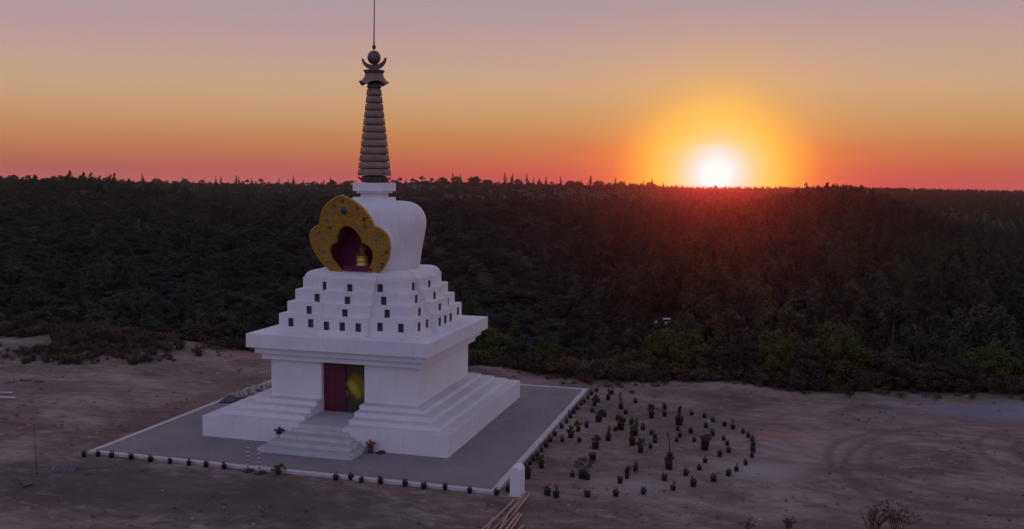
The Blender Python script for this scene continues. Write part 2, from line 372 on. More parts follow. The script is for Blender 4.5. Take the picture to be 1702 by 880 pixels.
# ------------------------------------------------------------------ the stupa
st = thing('stupa', 'tall white stepped monument with dome and dark ringed spire on grey paving', 'stupa')
Pp = 5.5
levels = [(5.5, -0.012, 0.864), (4.96, 0.864, 1.05), (4.43, 1.05, 1.24), (3.92, 1.24, 1.42)]
def notched(h, z0, z1, yb=-3.02):   # square course with the entrance slot cut through its front
    bm = bmesh.new(); g = 1.0
    pts = [(-h, -h), (-g, -h), (-g, yb), (g, yb), (g, -h), (h, -h), (h, h), (-h, h)]
    extrude_poly(bm, pts, z0, z1)
    bmesh.ops.bevel(bm, geom=[e for e in bm.edges if abs(e.verts[0].co.z-z1) < 1e-5 and abs(e.verts[1].co.z-z1) < 1e-5], offset=0.018, segments=2, affect='EDGES')
    return bm
for i, (h, z0, z1) in enumerate(levels):
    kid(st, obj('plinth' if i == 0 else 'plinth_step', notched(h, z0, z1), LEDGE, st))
# walls with a door opening
w = 3.41; wb, wt = 1.42, 3.09
bm = bmesh.new(); pts = [(-w, -w), (-1.0, -w), (-1.0, -3.02), (1.0, -3.02), (1.0, -w), (w, -w), (w, w), (-w, w)]
extrude_poly(bm, pts, wb, 3.10)
bmesh.ops.bevel(bm, geom=[e for e in bm.edges if abs(e.verts[0].co.z-e.verts[1].co.z) > 0.5], offset=0.012, segments=2, affect='EDGES')
obj('wall', bm, PLASTER, st)
for (h, z0, z1) in ((3.69, 3.09, 3.37), (3.91, 3.37, 3.64)):
    bm = bmesh.new(); bm_box(bm, -h, h, -h, h, z0, z1, bev=0.012); obj('moulding', bm, PLASTER, st)
bm = bmesh.new(); bm_box(bm, -4.18, 4.18, -4.18, 4.18, 3.642, 4.235, bev=0.02); obj('cornice', bm, PLASTER, st)
# door leaves
bm = bmesh.new(); bm_box(bm, -1.0, -0.02, -3.19, -3.14, 0.87, 3.09)
for x in (-0.52,): bm_box(bm, x-0.02, x+0.02, -3.20, -3.188, 0.87, 3.09)
obj('red_door', bm, REDP, st)['label'] = 'dark red left door leaf'
def mat_mural():
    m, nt, b = new_mat('dark_glass_with_yellow_blur'); o = objc(nt)
    sep = N(nt, 'ShaderNodeSeparateXYZ'); L(nt, o, sep.inputs[0]); X, Y, Z = sep.outputs
    def g(cx, cz, rx, rz, rot=0.0, e=1.0):
        dx = math_(nt, 'SUBTRACT', X, cx); dz = math_(nt, 'SUBTRACT', Z, cz); ca, sa = math.cos(rot), math.sin(rot)
        ax = math_(nt, 'ADD', math_(nt, 'MULTIPLY', dx, ca/rx), math_(nt, 'MULTIPLY', dz, sa/rx))
        az = math_(nt, 'ADD', math_(nt, 'MULTIPLY', dx, -sa/rz), math_(nt, 'MULTIPLY', dz, ca/rz))
        d = math_(nt, 'SQRT', math_(nt, 'ADD', math_(nt, 'MULTIPLY', ax, ax), math_(nt, 'MULTIPLY', az, az)))
        return ramp(nt, d, [(0.0, 1.0), (0.45, 0.75), (1.0, 0.0)], 'EASE').outputs[0]
    c = ramp(nt, X, [(0.0, (0.045, 0.012, 0.016)), (0.22, (0.05, 0.036, 0.014)), (1.0, (0.055, 0.045, 0.018))]).outputs[0]
    for (cx, cz, rx, rz, rot, col_, k) in ((0.55, 2.02, 0.50, 0.72, 0.25, (0.26, 0.19, 0.012), 0.9), (0.36, 2.0, 0.26, 0.42, 0.5, (0.48, 0.40, 0.015), 0.9),
                                      (0.55, 1.75, 0.2, 0.32, 0.3, (0.42, 0.34, 0.012), 0.8), (0.02, 2.12, 0.22, 0.16, 0, (0.3, 0.17, 0.02), 0.8), (-0.0, 1.7, 0.22, 0.17, 0, (0.26, 0.13, 0.015), 0.9)):
        c = mixc(nt, math_(nt, 'MULTIPLY', g(cx, cz, rx, rz, rot), k), c, col_)
    L(nt, c, b.inputs['Base Color']); b.inputs['Roughness'].default_value = 0.35; return m
bm = bmesh.new(); bm_box(bm, -0.015, 1.0, -3.17, -3.12, 0.87, 3.09)
obj('glazed_door', bm, mat_mural(), st)['label'] = 'dark right door leaf with a blurred yellow shape'
bm = bmesh.new()
bm_box(bm, -0.035, 0.02, -3.215, -3.192, 0.87, 3.088); bm_box(bm, 0.955, 0.999, -3.205, -3.172, 0.87, 3.088); bm_box(bm, -0.998, 0.953, -3.203, -3.193, 3.03, 3.087)
obj('door_frame', bm, DARKM, st)
# stairs
bm = bmesh.new(); g = 1.0
hs = [2.05, 1.79, 1.53, 1.27]; ys = [-6.95, -6.50, -6.05, -5.60]
for k in range(4):
    z0 = -0.012 if k == 0 else 0.172*k; bm_box(bm, -hs[k], hs[k], ys[k], -5.502, z0, 0.172*(k+1), bev=0.012)
bm_box(bm, -0.998, 0.998, -5.50, -3.022, 0.0, 0.868)
bm_box(bm, -1.02, 1.02, -5.502-0.0, -5.20, 0.69, 0.867, bev=0.0) if False else None
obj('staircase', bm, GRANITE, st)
# redented tiers
def cross(h, e=0.27, c=1.12, r=0.0):
    """square of half size h with a centre projection of depth e and half width c on every side"""
    q = [(-h, -h), (-c, -h), (-c, -h-e), (c, -h-e), (c, -h), (h, -h), (h, -c), (h+e, -c), (h+e, c), (h, c), (h, h), (c, h), (c, h+e), (-c, h+e), (-c, h), (-h, h), (-h, c), (-h-e, c), (-h-e, -c), (-h, -c)]
    return q
bm = bmesh.new(); extrude_poly(bm, cross(3.25), 4.236, 4.34); obj('tier_base', bm, PLASTER, st)
tiers = [(3.15, 4.34, 5.03, [2.57, 1.62], 4.66), (2.885, 5.03, 5.54, [1.83], 5.19), (2.63, 5.54, 6.06, [1.57], 5.71), (2.38, 6.06, 6.57, [1.30], 6.22)]
def window_bm():   # frame and pane meshes in local space, facing -Y
    f = bmesh.new(); W, Hh, t = 0.115, 0.18, 0.024
    bm_box(f, -W, -W+t, -0.022, 0.01, -Hh, Hh); bm_box(f, W-t, W, -0.022, 0.01, -Hh, Hh)
    bm_box(f, -W+t, W-t, -0.021, 0.01, Hh-t, Hh-0.001); bm_box(f, -W+t, W-t, -0.021, 0.01, -Hh+0.001, -Hh+t)
    p = bmesh.new(); bm_box(p, -W+t, W-t, -0.008, 0.009, -Hh+t, Hh-t)
    return f, p
proto_w = None
def put_window(tier, x, y, z, rz):
    global proto_w
    if proto_w is None:
        f, p = window_bm(); fo = obj('window', f, DARKM, tier); po = obj('pane', p, PANE, fo); proto_w = (fo, po)
    else:
        fo = proto_w[0].copy(); col.objects.link(fo); po = proto_w[1].copy(); col.objects.link(po); po.parent = fo; fo.parent = tier
    fo.location = (x, y, z); fo.rotation_euler = (0, 0, rz)
for (h, z0, z1, wx, wz) in tiers:
    bm = bmesh.new(); extrude_poly(bm, cross(h), z0, z1)
    bmesh.ops.bevel(bm, geom=[e for e in bm.edges if abs(e.verts[0].co.z-z1) < 1e-5 and abs(e.verts[1].co.z-z1) < 1e-5], offset=0.015, segments=1, affect='EDGES')
    to = obj('tier', bm, PLASTER, st)
    for k in range(4):
        a = k*PI/2
        pts = [(s*x, -h) for x in wx for s in (-1, 1)] + [(x, -h-0.27) for x in ((-0.74, 0, 0.74) if len(wx) == 2 else (0,))]
        for (x, y) in pts:
            zz = wz-(0.03 if y < -h-0.1 else 0)
            put_window(to, x*math.cos(a)-y*math.sin(a), x*math.sin(a)+y*math.cos(a), zz, a)
# rounded throne cushion under the dome
bm = bmesh.new(); rings = []
for k in range(9):
    a = k/8*PI/2
    s = 2.33+0.46*(math.cos(a)-1); z = 6.571+0.34*math.sin(a)
    pts = cross(s*1.0, 0.10*(1-0.6*k/8), 1.12)
    rings.append([bm.verts.new((x, y, z)) for x, y in pts])
for a, b in zip(rings, rings[1:]):
    n = len(a)
    for i in range(n):
        f = bm.faces.new((a[i], a[(i+1) % n], b[(i+1) % n], b[i])); f.smooth = False
bm.faces.new(rings[-1]); bm.faces.new(rings[0][::-1])
obj('dome_base', bm, PLASTER, st)
# dome
bm = bmesh.new()
prof = [(0.02, 6.90), (2.02, 6.90), (2.05, 6.93), (2.09, 7.28), (2.155, 7.7), (2.225, 8.12), (2.295, 8.5), (2.345, 8.81), (2.355, 9.0), (2.32, 9.22), (2.23, 9.45), (2.11, 9.62), (1.93, 9.78), (1.70, 9.88), (1.4, 9.925), (0.02, 9.93)]
lathe(bm, prof, 96, cap=False); dome = obj('dome', bm, PLASTER, st, smooth=True)
# niche surround (leaf shaped, leaning forward)
KL = 0.39
def pl(x, z, off=0.0):     # plane point, off = outwards
    return (x, -2.0-KL*(z-6.83)-off, z)
Rout = [(0, 10.24), (0.30, 10.13), (0.59, 9.96), (0.87, 9.74), (1.07, 9.48), (1.19, 9.21), (1.28, 8.93), (1.52, 8.85), (1.73, 8.69), (1.85, 8.46), (1.87, 8.16), (1.80, 7.80), (1.67, 7.48), (1.49, 7.20), (1.30, 6.98), (1.10, 6.84), (1.02, 6.79)]
Rin = [(0, 8.92), (0.24, 8.83), (0.44, 8.63), (0.56, 8.38), (0.60, 8.17), (0.80, 8.09), (0.97, 7.93), (1.03, 7.70), (0.95, 7.44), (0.82, 7.20), (0.66, 7.00), (0.55, 6.79)]
def smooth_line(pts, it=1):
    for _ in range(it):
        q = [pts[0]]
        for a, b in zip(pts, pts[1:]):
            q += [(a[0]*0.75+b[0]*0.25, a[1]*0.75+b[1]*0.25), (a[0]*0.25+b[0]*0.75, a[1]*0.25+b[1]*0.75)]
        q.append(pts[-1]); pts = q
    return pts
def resample(pts, n):
    P = np.array(pts); s = np.concatenate([[0], np.cumsum(np.hypot(*np.diff(P, axis=0).T))]); t = np.linspace(0, s[-1], n)
    return list(zip(np.interp(t, s, P[:, 0]), np.interp(t, s, P[:, 1])))
def keepnotch(pts, k):   # smooth the two lobes apart, keeping the notch between them
    return resample(smooth_line(pts[:k+1], 2), 26)[:-1]+resample(smooth_line(pts[k:], 2), 28)
Ro = keepnotch(Rout, 6); Ri = keepnotch(Rin, 4)
def both(q): return [(-x, z) for x, z in q[::-1]]+q[1:]
Oo, Ii = both(Ro), both(Ri)
bm = bmesh.new(); layers = []
th = 0.16
def bandring(bm, o, i, off, m=None): return [bm.verts.new(pl(x, z, off)) for x, z in o], [bm.verts.new(pl(x, z, off)) for x, z in i]
fo, fi = bandring(bm, Oo, Ii, th); bo, bi = bandring(bm, Oo, Ii, 0)
# a raised rolled rim: outer edge ring set slightly in
def inset(o, i, k): return [(a[0]*(1-k)+b[0]*k, a[1]*(1-k)+b[1]*k) for a, b in zip(o, i)]
m1 = [bm.verts.new(pl(x, z, th+0.035)) for x, z in inset(Oo, Ii, 0.05)]; m2 = [bm.verts.new(pl(x, z, th+0.0)) for x, z in inset(Oo, Ii, 0.10)]
m4 = [bm.verts.new(pl(x, z, th+0.035)) for x, z in inset(Oo, Ii, 0.94)]; m3 = [bm.verts.new(pl(x, z, th+0.03)) for x, z in inset(Oo, Ii, 0.5)]
seq = [bo, fo, m1, m2, m3, m4, fi, bi]
for a, b in zip(seq, seq[1:]+[bo]):
    for k in range(len(a)-1): bm.faces.new((a[k], a[k+1], b[k+1], b[k]))
for k in (0, -1): bm.faces.new([s[k] for s in seq])
sur = obj('niche_surround', bm, GOLD, st)
# gems on the surround
T2 = lambda x, y: (x/6.287+510, y/6.287+320)
def tp(px, py):
    d = fwd+rv*((px-851)/F)-uv*((py-440)/F); t = (-2.0-0.19-KL*(CAM.z-6.83)-CAM.y)/(d.y+KL*d.z); return CAM+d*t
gems = [(368, 90, .05, 'red'), (288, 140, .06, 'red'), (275, 200, .07, 'pale'), (388, 188, .14, 'blue'), (485, 212, .06, 'pale'), (518, 165, .055, 'violet'), (200, 275, .08, 'pale'), (240, 362, .095, 'violet'), (597, 280, .07, 'red'), (600, 358, .075, 'violet'),
        (125, 425, .055, 'red'), (168, 475, .085, 'pale'), (712, 487, .085, 'pale'), (768, 448, .065, 'pale'), (132, 600, .05, 'red'), (178, 622, .065, 'violet'), (785, 645, .065, 'pale'), (825, 622, .05, 'red'), (250, 748, .06, 'pale'), (765, 772, .06, 'pale'), (215, 728, .045, 'red'), (790, 745, .045, 'red')]
for (x, y, r, c) in gems:
    p = tp(*T2(x, y)); bm = bmesh.new(); sphere(bm, p, r, 14, 1.15, sy=0.6); gm = obj('gem', bm, STONEC[c], sur)
    bm = bmesh.new(); ring = []
    for k in range(14):   # a collar of gold beads round each stone
        a = 2*PI*k/14; q = p+Vector((math.cos(a)*r*1.25, -KL*math.sin(a)*r*1.25+0.02, math.sin(a)*r*1.35)); sphere(bm, q, r*0.26, 6)
    gm['label'] = {'red': 'small red stone', 'pale': 'pale greenish stone', 'blue': 'largest stone, deep blue', 'violet': 'violet grey stone'}[c]
    obj('gem_collar', bm, GOLD, sur)
# niche box: a deep magenta recess behind the opening
bm = bmesh.new(); depth = [0.03, 0.9]
inn = Ii
a = [bm.verts.new(pl(x, z, -0.0)) for x, z in inn]; b = [bm.verts.new((x*0.95, -1.62, max(z, 6.94))) for x, z in inn]
for k in range(len(a)-1): bm.faces.new((a[k], a[k+1], b[k+1], b[k]))
bm.faces.new(b)
bm.faces.new((a[0], b[0], b[-1], a[-1]))
nb = obj('niche_lining', bm, MAGENTA, st)
nb.modifiers.new('s', 'SOLIDIFY').thickness = 0.03; nb.modifiers['s'].offset = 1
# hood that carries the surround, closing the gap to the dome
bm = bmesh.new(); hull = inset(Oo, Ii, 0.13)
a = [bm.verts.new(pl(x, z, -0.002)) for x, z in hull]; b = [bm.verts.new((x*0.92, -1.5, z)) for x, z in hull]
ai = [bm.verts.new(pl(x*1.06, z+0.03, -0.002)) for x, z in inn]
for k in range(len(a)-1):
    bm.faces.new((a[k], a[k+1], b[k+1], b[k])); bm.faces.new((a[k], a[k+1], ai[k+1], ai[k]))
obj('niche_hood', bm, PLASTER, st)
# the dome must not fill the niche: cut it open
cb = bmesh.new(); a = [cb.verts.new((x*1.10, -3.2, z+0.02)) for x, z in inn]; b = [cb.verts.new((x*1.06, -1.60, z+0.02)) for x, z in inn]
n = len(a)
for k in range(n): cb.faces.new((a[k], a[(k+1) % n], b[(k+1) % n], b[k]))
cb.faces.new(a[::-1]); cb.faces.new(b)
cme = bpy.data.meshes.new('cut'); bmesh.ops.recalc_face_normals(cb, faces=cb.faces); cb.to_mesh(cme); cb.free()
cut = bpy.data.objects.new('cut', cme); col.objects.link(cut)
md = dome.modifiers.new('b', 'BOOLEAN'); md.operation = 'DIFFERENCE'; md.object = cut; md.solver = 'EXACT'
dg = bpy.context.evaluated_depsgraph_get(); nm = bpy.data.meshes.new_from_object(dome.evaluated_get(dg))
dome.modifiers.clear(); dome.data = nm; bpy.data.objects.remove(cut)
# harmika
for (h, z0, z1) in ((0.74, 9.925, 10.10), (0.475, 10.10, 10.28), (0.62, 10.28, 10.37), (0.74, 10.37, 10.745)):
    bm = bmesh.new(); bm_box(bm, -h, h, -h, h, z0, z1, bev=0.008); obj('square_neck', bm, PLASTER, st)
# spire
bm = bmesh.new(); lathe(bm, [(0.02, 10.746), (0.40, 10.746), (0.52, 10.80), (0.58, 10.90), (0.60, 10.98), (0.56, 11.04), (0.40, 11.06), (0.36, 11.2), (0.26, 15.05), (0.02, 15.1)], 48, cap=False)
spire = obj('spire', bm, DARKBRONZE, st, smooth=True)
# lotus petals under the rings
bm = bmesh.new()
for k in range(16):
    a = 2*PI*k/16; c, s = math.cos(a), math.sin(a); t = Vector((-s, c, 0)); e = Vector((c, s, 0))
    P = [e*0.55+t*-0.1+Vector((0, 0, 10.77)), e*0.55+t*0.1+Vector((0, 0, 10.77)), e*0.70+t*0.09+Vector((0, 0, 10.92)), e*0.78+Vector((0, 0, 11.02)), e*0.70-t*0.09+Vector((0, 0, 10.92))]
    bm.faces.new([bm.verts.new(p) for p in P])
lo = obj('lotus_petals', bm, DARKBRONZE, spire); lo.modifiers.new('s', 'SOLIDIFY').thickness = 0.02
for k in range(12):
    z = 11.07+0.3275*k; rb = 0.765-0.0375*k; rt = rb-0.035
    bm = bmesh.new(); lathe(bm, [(rb-0.12, z), (rb-0.012, z), (rb, z+0.012), (rt, z+0.273), (rt-0.012, z+0.283), (rt-0.10, z+0.283), (rt-0.115, z+0.329)], 56, cap=False)
    for f in bm.faces: f.smooth = True
    obj('spire_ring', bm, BRONZE, spire)
# parasol
bm = bmesh.new(); lathe(bm, [(0.02, 15.79), (0.46, 15.79), (0.485, 15.77), (0.47, 15.74), (0.41, 15.66), (0.40, 15.62), (0.02, 15.60)], 48, cap=False); par = obj('parasol', bm, DARKBRONZE, st)
bm = bmesh.new(); n = 96; rings = []
for (r, z, sc_) in ((0.40, 15.64, 0), (0.44, 15.50, 0), (0.50, 15.38, 0.02), (0.57, 15.27, 0.06), (0.63, 15.19, 0.12), (0.68, 15.14, 0.16)):
    rings.append([bm.verts.new(((r+sc_*0.4*0)*math.cos(2*PI*i/n), r*math.sin(2*PI*i/n), z+sc_*abs(math.sin(4*2*PI*i/n/2+0.4)) )) for i in range(n)])
for a, b in zip(rings, rings[1:]):
    for i in range(n): bm.faces.new((a[i], a[(i+1) % n], b[(i+1) % n], b[i])).smooth = True
sk = obj('skirt', bm, BRONZE, par); sk.modifiers.new('s', 'SOLIDIFY').thickness = 0.025
bm = bmesh.new(); lathe(bm, [(0.02, 15.0), (0.30, 15.0), (0.33, 15.05), (0.30, 15.12), (0.27, 15.45), (0.02, 15.5)], 32, cap=False); obj('collar', bm, DARKBRONZE, par)
# crescent
bm = bmesh.new(); out = []; inr = []
for k in range(33):
    a = -PI+PI*k/32
    out.append((0.585*math.cos(a), 16.34+0.53*math.sin(a))); inr.append((0.52*math.cos(a), 16.34+0.30*math.sin(a)))
inr[0] = out[0]; inr[-1] = out[-1]
f0 = [bm.verts.new((x, -0.06, z)) for x, z in out]; g0 = [bm.verts.new((x, -0.06, z)) for x, z in inr[1:-1]]
f1 = [bm.verts.new((x, 0.06, z)) for x, z in out]; g1 = [bm.verts.new((x, 0.06, z)) for x, z in inr[1:-1]]
A = [f0[0]]+g0+[f0[-1]]; B = [f1[0]]+g1+[f1[-1]]
for k in range(32):
    for q in ((f0[k], f0[k+1], A[k+1], A[k]), (f1[k], f1[k+1], B[k+1], B[k]), (f0[k], f0[k+1], f1[k+1], f1[k]), (A[k], A[k+1], B[k+1], B[k])):
        q2 = []
        for v in q:
            if v not in q2: q2.append(v)
        if len(q2) > 2:
            try: bm.faces.new(q2)
            except ValueError: pass
obj('crescent', bm, DARKBRONZE, st)
bm = bmesh.new(); sphere(bm, (0, 0, 16.36), 0.30, 32, 1.05); obj('sun_ball', bm, DARKBRONZE, st)
bm = bmesh.new(); lathe(bm, [(0.02, 16.70), (0.05, 16.72), (0.06, 16.75), (0.09, 16.80), (0.09, 16.86), (0.05, 16.92), (0.03, 16.96), (0.045, 17.0), (0.045, 17.04), (0.02, 17.08), (0.01, 17.1)], 20); obj('finial', bm, DARKBRONZE, st)
bm = bmesh.new(); tube(bm, [(0, 0, 17.05), (0.012, 0, 18.0), (0.03, 0, 19.2), (0.05, 0, 21.0)], [0.03, 0.026, 0.022, 0.015], 8); obj('lightning_rod', bm, DARKBRONZE, st)

# golden seated statue inside the niche
bx, by, bz = 0.27, -1.93, 7.125
bu = thing('seated_statue', 'small golden seated statue on a tiered golden pedestal inside the monument niche', 'statue', (bx, by, bz))
bm = bmesh.new(); 
for (r, z) in (): pass
lathe(bm, [(0.02, 0), (0.36, 0), (0.37, 0.05), (0.32, 0.09), (0.30, 0.20), (0.33, 0.25), (0.35, 0.28), (0.31, 0.31), (0.28, 0.40), (0.33, 0.45), (0.32, 0.50), (0.02, 0.51)], 24, cap=False)
obj('pedestal', bm, GOLDS, bu, loc=(0, 0, 0))
def skin_figure(name, verts, edges, mat, parent, root=0):
    me = bpy.data.meshes.new(name); me.from_pydata([v[:3] for v in verts], edges, [])
    o = bpy.data.objects.new(name, me); col.objects.link(o); o.parent = parent
    o.modifiers.new('skin', 'SKIN'); o.modifiers.new('sub', 'SUBSURF').levels = 2; o.modifiers['sub'].render_levels = 2
    for i, v in enumerate(verts):
        o.data.skin_vertices[0].data[i].radius = (v[3], v[3]); 
    o.data.skin_vertices[0].data[root].use_root = True
    me.materials.append(mat); return o
V = [(0, 0, .60, .13), (0, 0, .74, .12), (0, 0, .88, .14), (0, 0, .98, .06), (0, 0, 1.08, .085), (0, 0, 1.17, .07),
     (.15, 0, .92, .05), (.21, -.03, .76, .04), (.12, -.16, .66, .032), (-.15, 0, .92, .05), (-.21, -.03, .76, .04), (-.12, -.16, .66, .032),
     (.2, -.10, .56, .075), (.28, -.20, .55, .06), (-.05, -.24, .55, .045), (-.2, -.10, .56, .075), (-.28, -.20, .55, .06), (.05, -.25, .59, .04)]
E_ = [(0, 1), (1, 2), (2, 3), (3, 4), (4, 5), (2, 6), (6, 7), (7, 8), (2, 9), (9, 10), (10, 11), (0, 12), (12, 13), (13, 14), (0, 15), (15, 16), (16, 17)]
bm = bmesh.new(); bm_box(bm, -0.50, 0.85, -2.28, -1.64, 6.945, 7.122); obj('niche_floor', bm, MAGENTA, st)
body = skin_figure('body', V, E_, simple('dark_gilding', (0.09, 0.05, 0.02), (0.20, 0.12, 0.035), 9, 0.5, 0.3), bu); bu.scale = (0.85, 0.85, 0.85)
bm = bmesh.new(); sphere(bm, (0, 0.015, 1.16), 0.088, 16, 0.9); sphere(bm, (0, 0.01, 1.26), 0.035, 10, 1.3); obj('hair', bm, simple('statue_blue_hair', (0.03, 0.03, 0.05), (0.05, 0.05, 0.08)), body)

# ------------------------------------------------------------------ corner post
p = thing('marker_post', 'short white rendered post with rounded top at the front right paving corner', 'post', (9.13, -8.5, -0.1), 0.0)
bm = bmesh.new(); pts = [(-0.19, 0.0), (0.19, 0.0), (0.19, 0.98), (0.15, 1.07), (0.07, 1.12), (-0.07, 1.12), (-0.15, 1.07), (-0.19, 0.98)]
a = [bm.verts.new((x, -0.32, z-0.1)) for x, z in pts]; b = [bm.verts.new((x, 0.30, z-0.1)) for x, z in pts]
for k in range(8): bm.faces.new((a[k], a[(k+1) % 8], b[(k+1) % 8], b[k]))
bm.faces.new(a[::-1]); bm.faces.new(b); bmesh.ops.bevel(bm, geom=list(bm.edges), offset=0.012, segments=2, affect='EDGES')
obj('shaft', bm, PLASTER, p)
bm = bmesh.new(); bm_box(bm, -0.23, 0.23, -0.36, 0.34, -0.12, 0.01, bev=0.015); obj('footing', bm, KERB, p)

# ------------------------------------------------------------------ bamboo poles
S5 = lambda x, y: (x/6.283+780, y/6.283+740)
bam = [((595, 500), (300, 830), 'longest bamboo pole, reaching nearest the white post'), ((625, 535), (350, 870), 'long bamboo pole on the right side of the main bundle'),
       ((465, 610), (185, 875), 'bamboo pole along the left side of the bundle'), ((580, 545), (290, 850), 'bamboo pole squeezed between the two longest ones'),
       ((545, 735), (450, 875), 'short ended bamboo pole right of the main bundle'), ((515, 745), (415, 875), 'darker bamboo pole beside the short ended one'),
       ((565, 840), (525, 880), 'bamboo pole lying apart, rightmost of the bundle'), ((250, 780), (200, 880), 'bamboo pole poking out at the lower left of the bundle'), ((440, 705), (330, 880), 'bamboo pole half covered in the middle of the bundle')]
for i, (a, b, lab) in enumerate(bam):
    A = at(*S5(*a), z=-0.05); B = at(*S5(*b), z=-0.05); d = (B-A).normalized(); Ln = 4.3+0.5*math.sin(i*2.1)
    zo = -0.045+0.05*(i % 3)
    bm = bmesh.new(); m = int(Ln/0.32); pts = []; rad = []
    for k in range(m+1):
        q = d*(Ln*k/m); q.z = 0.012*math.sin(k*0.6+i)
        for dd, rr in ((-0.012, 1.0), (0, 1.18), (0.012, 1.0)):
            pts.append(q+d*dd); rad.append((0.036-0.010*k/m)*rr)
    tube(bm, pts, rad, 10); o = obj('bamboo_pole', bm, BAMBOO, loc=(A.x, A.y, zo)); tag(o, lab+' on the bare ground', 'bamboo pole', 'bamboo poles lying by the white post')

# ------------------------------------------------------------------ striped rods
def rod(px, py, lab, lean):
    q = at(px, py); t = thing('striped_rod', lab, 'rod', (q.x, q.y, -0.1), 0, 'striped rods by the front kerb')
    hgt = 0.92
    for nm, par_, mt in (('rod_shaft', 0, simple('white_rod_paint', (0.7, 0.68, 0.65), (0.8, 0.78, 0.76))), ):
        bm = bmesh.new(); tube(bm, [(0, 0, 0), (lean, 0, hgt)], 0.022, 8); obj(nm, bm, mt, t)
    bm = bmesh.new()
    for k in range(5):
        z0 = 0.16+k*0.16; tube(bm, [(lean*z0/hgt, 0, z0), (lean*(z0+0.075)/hgt, 0, z0+0.075)], 0.0245, 8)
    obj('black_bands', bm, DARKM, t)
    bm = bmesh.new(); lathe(bm, [(0.02, 0.0), (0.22, 0.0), (0.21, 0.05), (0.05, 0.07), (0.04, 0.10), (0.02, 0.11)], 20); obj('foot', bm, POTM, t)
rod(412, 783.5, 'left one of two black and white striped rods standing by the kerb', 0.02)
rod(432, 787, 'right one of two black and white striped rods, leaning slightly', -0.04)

# ------------------------------------------------------------------ vegetation meshes
def leaf_cloud(centers, radii, nleaf, size, squash=0.8, up=0.3, seed=0, shell=0.55, narrow=0.5):
    """many small leaf quads spread through clumps; returns verts, faces"""
    r = np.random.default_rng(seed); centers = np.array(centers, float); radii = np.array(radii, float)
    w = radii**2; w = w/w.sum(); idx = r.choice(len(centers), nleaf, p=w)
    d = r.normal(size=(nleaf, 3)); d /= np.linalg.norm(d, axis=1)[:, None]
    rad = (shell+(1-shell)*r.random(nleaf))**1.0
    pos = centers[idx]+d*(radii[idx]*rad)[:, None]*np.array([1, 1, squash])
    nrm = d+r.normal(size=(nleaf, 3))*0.7+np.array([0, 0, up]); nrm /= np.linalg.norm(nrm, axis=1)[:, None]
    t = np.cross(nrm, r.normal(size=(nleaf, 3))); t /= np.linalg.norm(t, axis=1)[:, None]
    b = np.cross(nrm, t); s = (size*(0.6+0.8*r.random(nleaf)))[:, None]
    v = np.stack([pos-t*s*0.5, pos-b*s*0.5*narrow, pos+t*s*0.5, pos+b*s*0.5*narrow], 1).reshape(-1, 3)
    return v, np.arange(nleaf*4).reshape(-1, 4)
def mesh_np(name, parts):
    """parts: list of (verts, quads, material)"""
    me = bpy.data.meshes.new(name); vs = []; fs = []; mi = []; off = 0
    for k, (v, f, m) in enumerate(parts):
        vs.append(v); fs.append(f+off); mi += [k]*len(f); off += len(v); me.materials.append(m)
    v = np.vstack(vs); f = np.vstack(fs)
    me.vertices.add(len(v)); me.vertices.foreach_set('co', v.ravel())
    me.loops.add(f.size); me.loops.foreach_set('vertex_index', f.ravel().astype(np.int32))
    me.polygons.add(len(f)); me.polygons.foreach_set('loop_start', (np.arange(len(f))*4).astype(np.int32)); me.polygons.foreach_set('loop_total', np.full(len(f), 4, np.int32))
    me.polygons.foreach_set('material_index', np.array(mi, np.int32)); me.update()
    return me
def tube_np(pts, rad, n=6):
    pts = [np.array(p, float) for p in pts]; V = []; Fq = []
    for i, p in enumerate(pts):
        d = pts[min(i+1, len(pts)-1)]-pts[max(i-1, 0)]; d /= np.linalg.norm(d)+1e-9
        a = np.cross(d, [0.31, 0.9, 0.2]); a /= np.linalg.norm(a); b = np.cross(d, a)
        for k in range(n): V.append(p+a*rad[i]*math.cos(2*PI*k/n)+b*rad[i]*math.sin(2*PI*k/n))
    for i in range(len(pts)-1):
        for k in range(n): Fq.append((i*n+k, i*n+(k+1) % n, (i+1)*n+(k+1) % n, (i+1)*n+k))
    return np.array(V), np.array(Fq)
def merge(parts):
    off = 0; vs = []; fs = []
    for v, f in parts: vs.append(v); fs.append(f+off); off += len(v)
    return np.vstack(vs), np.vstack(fs)
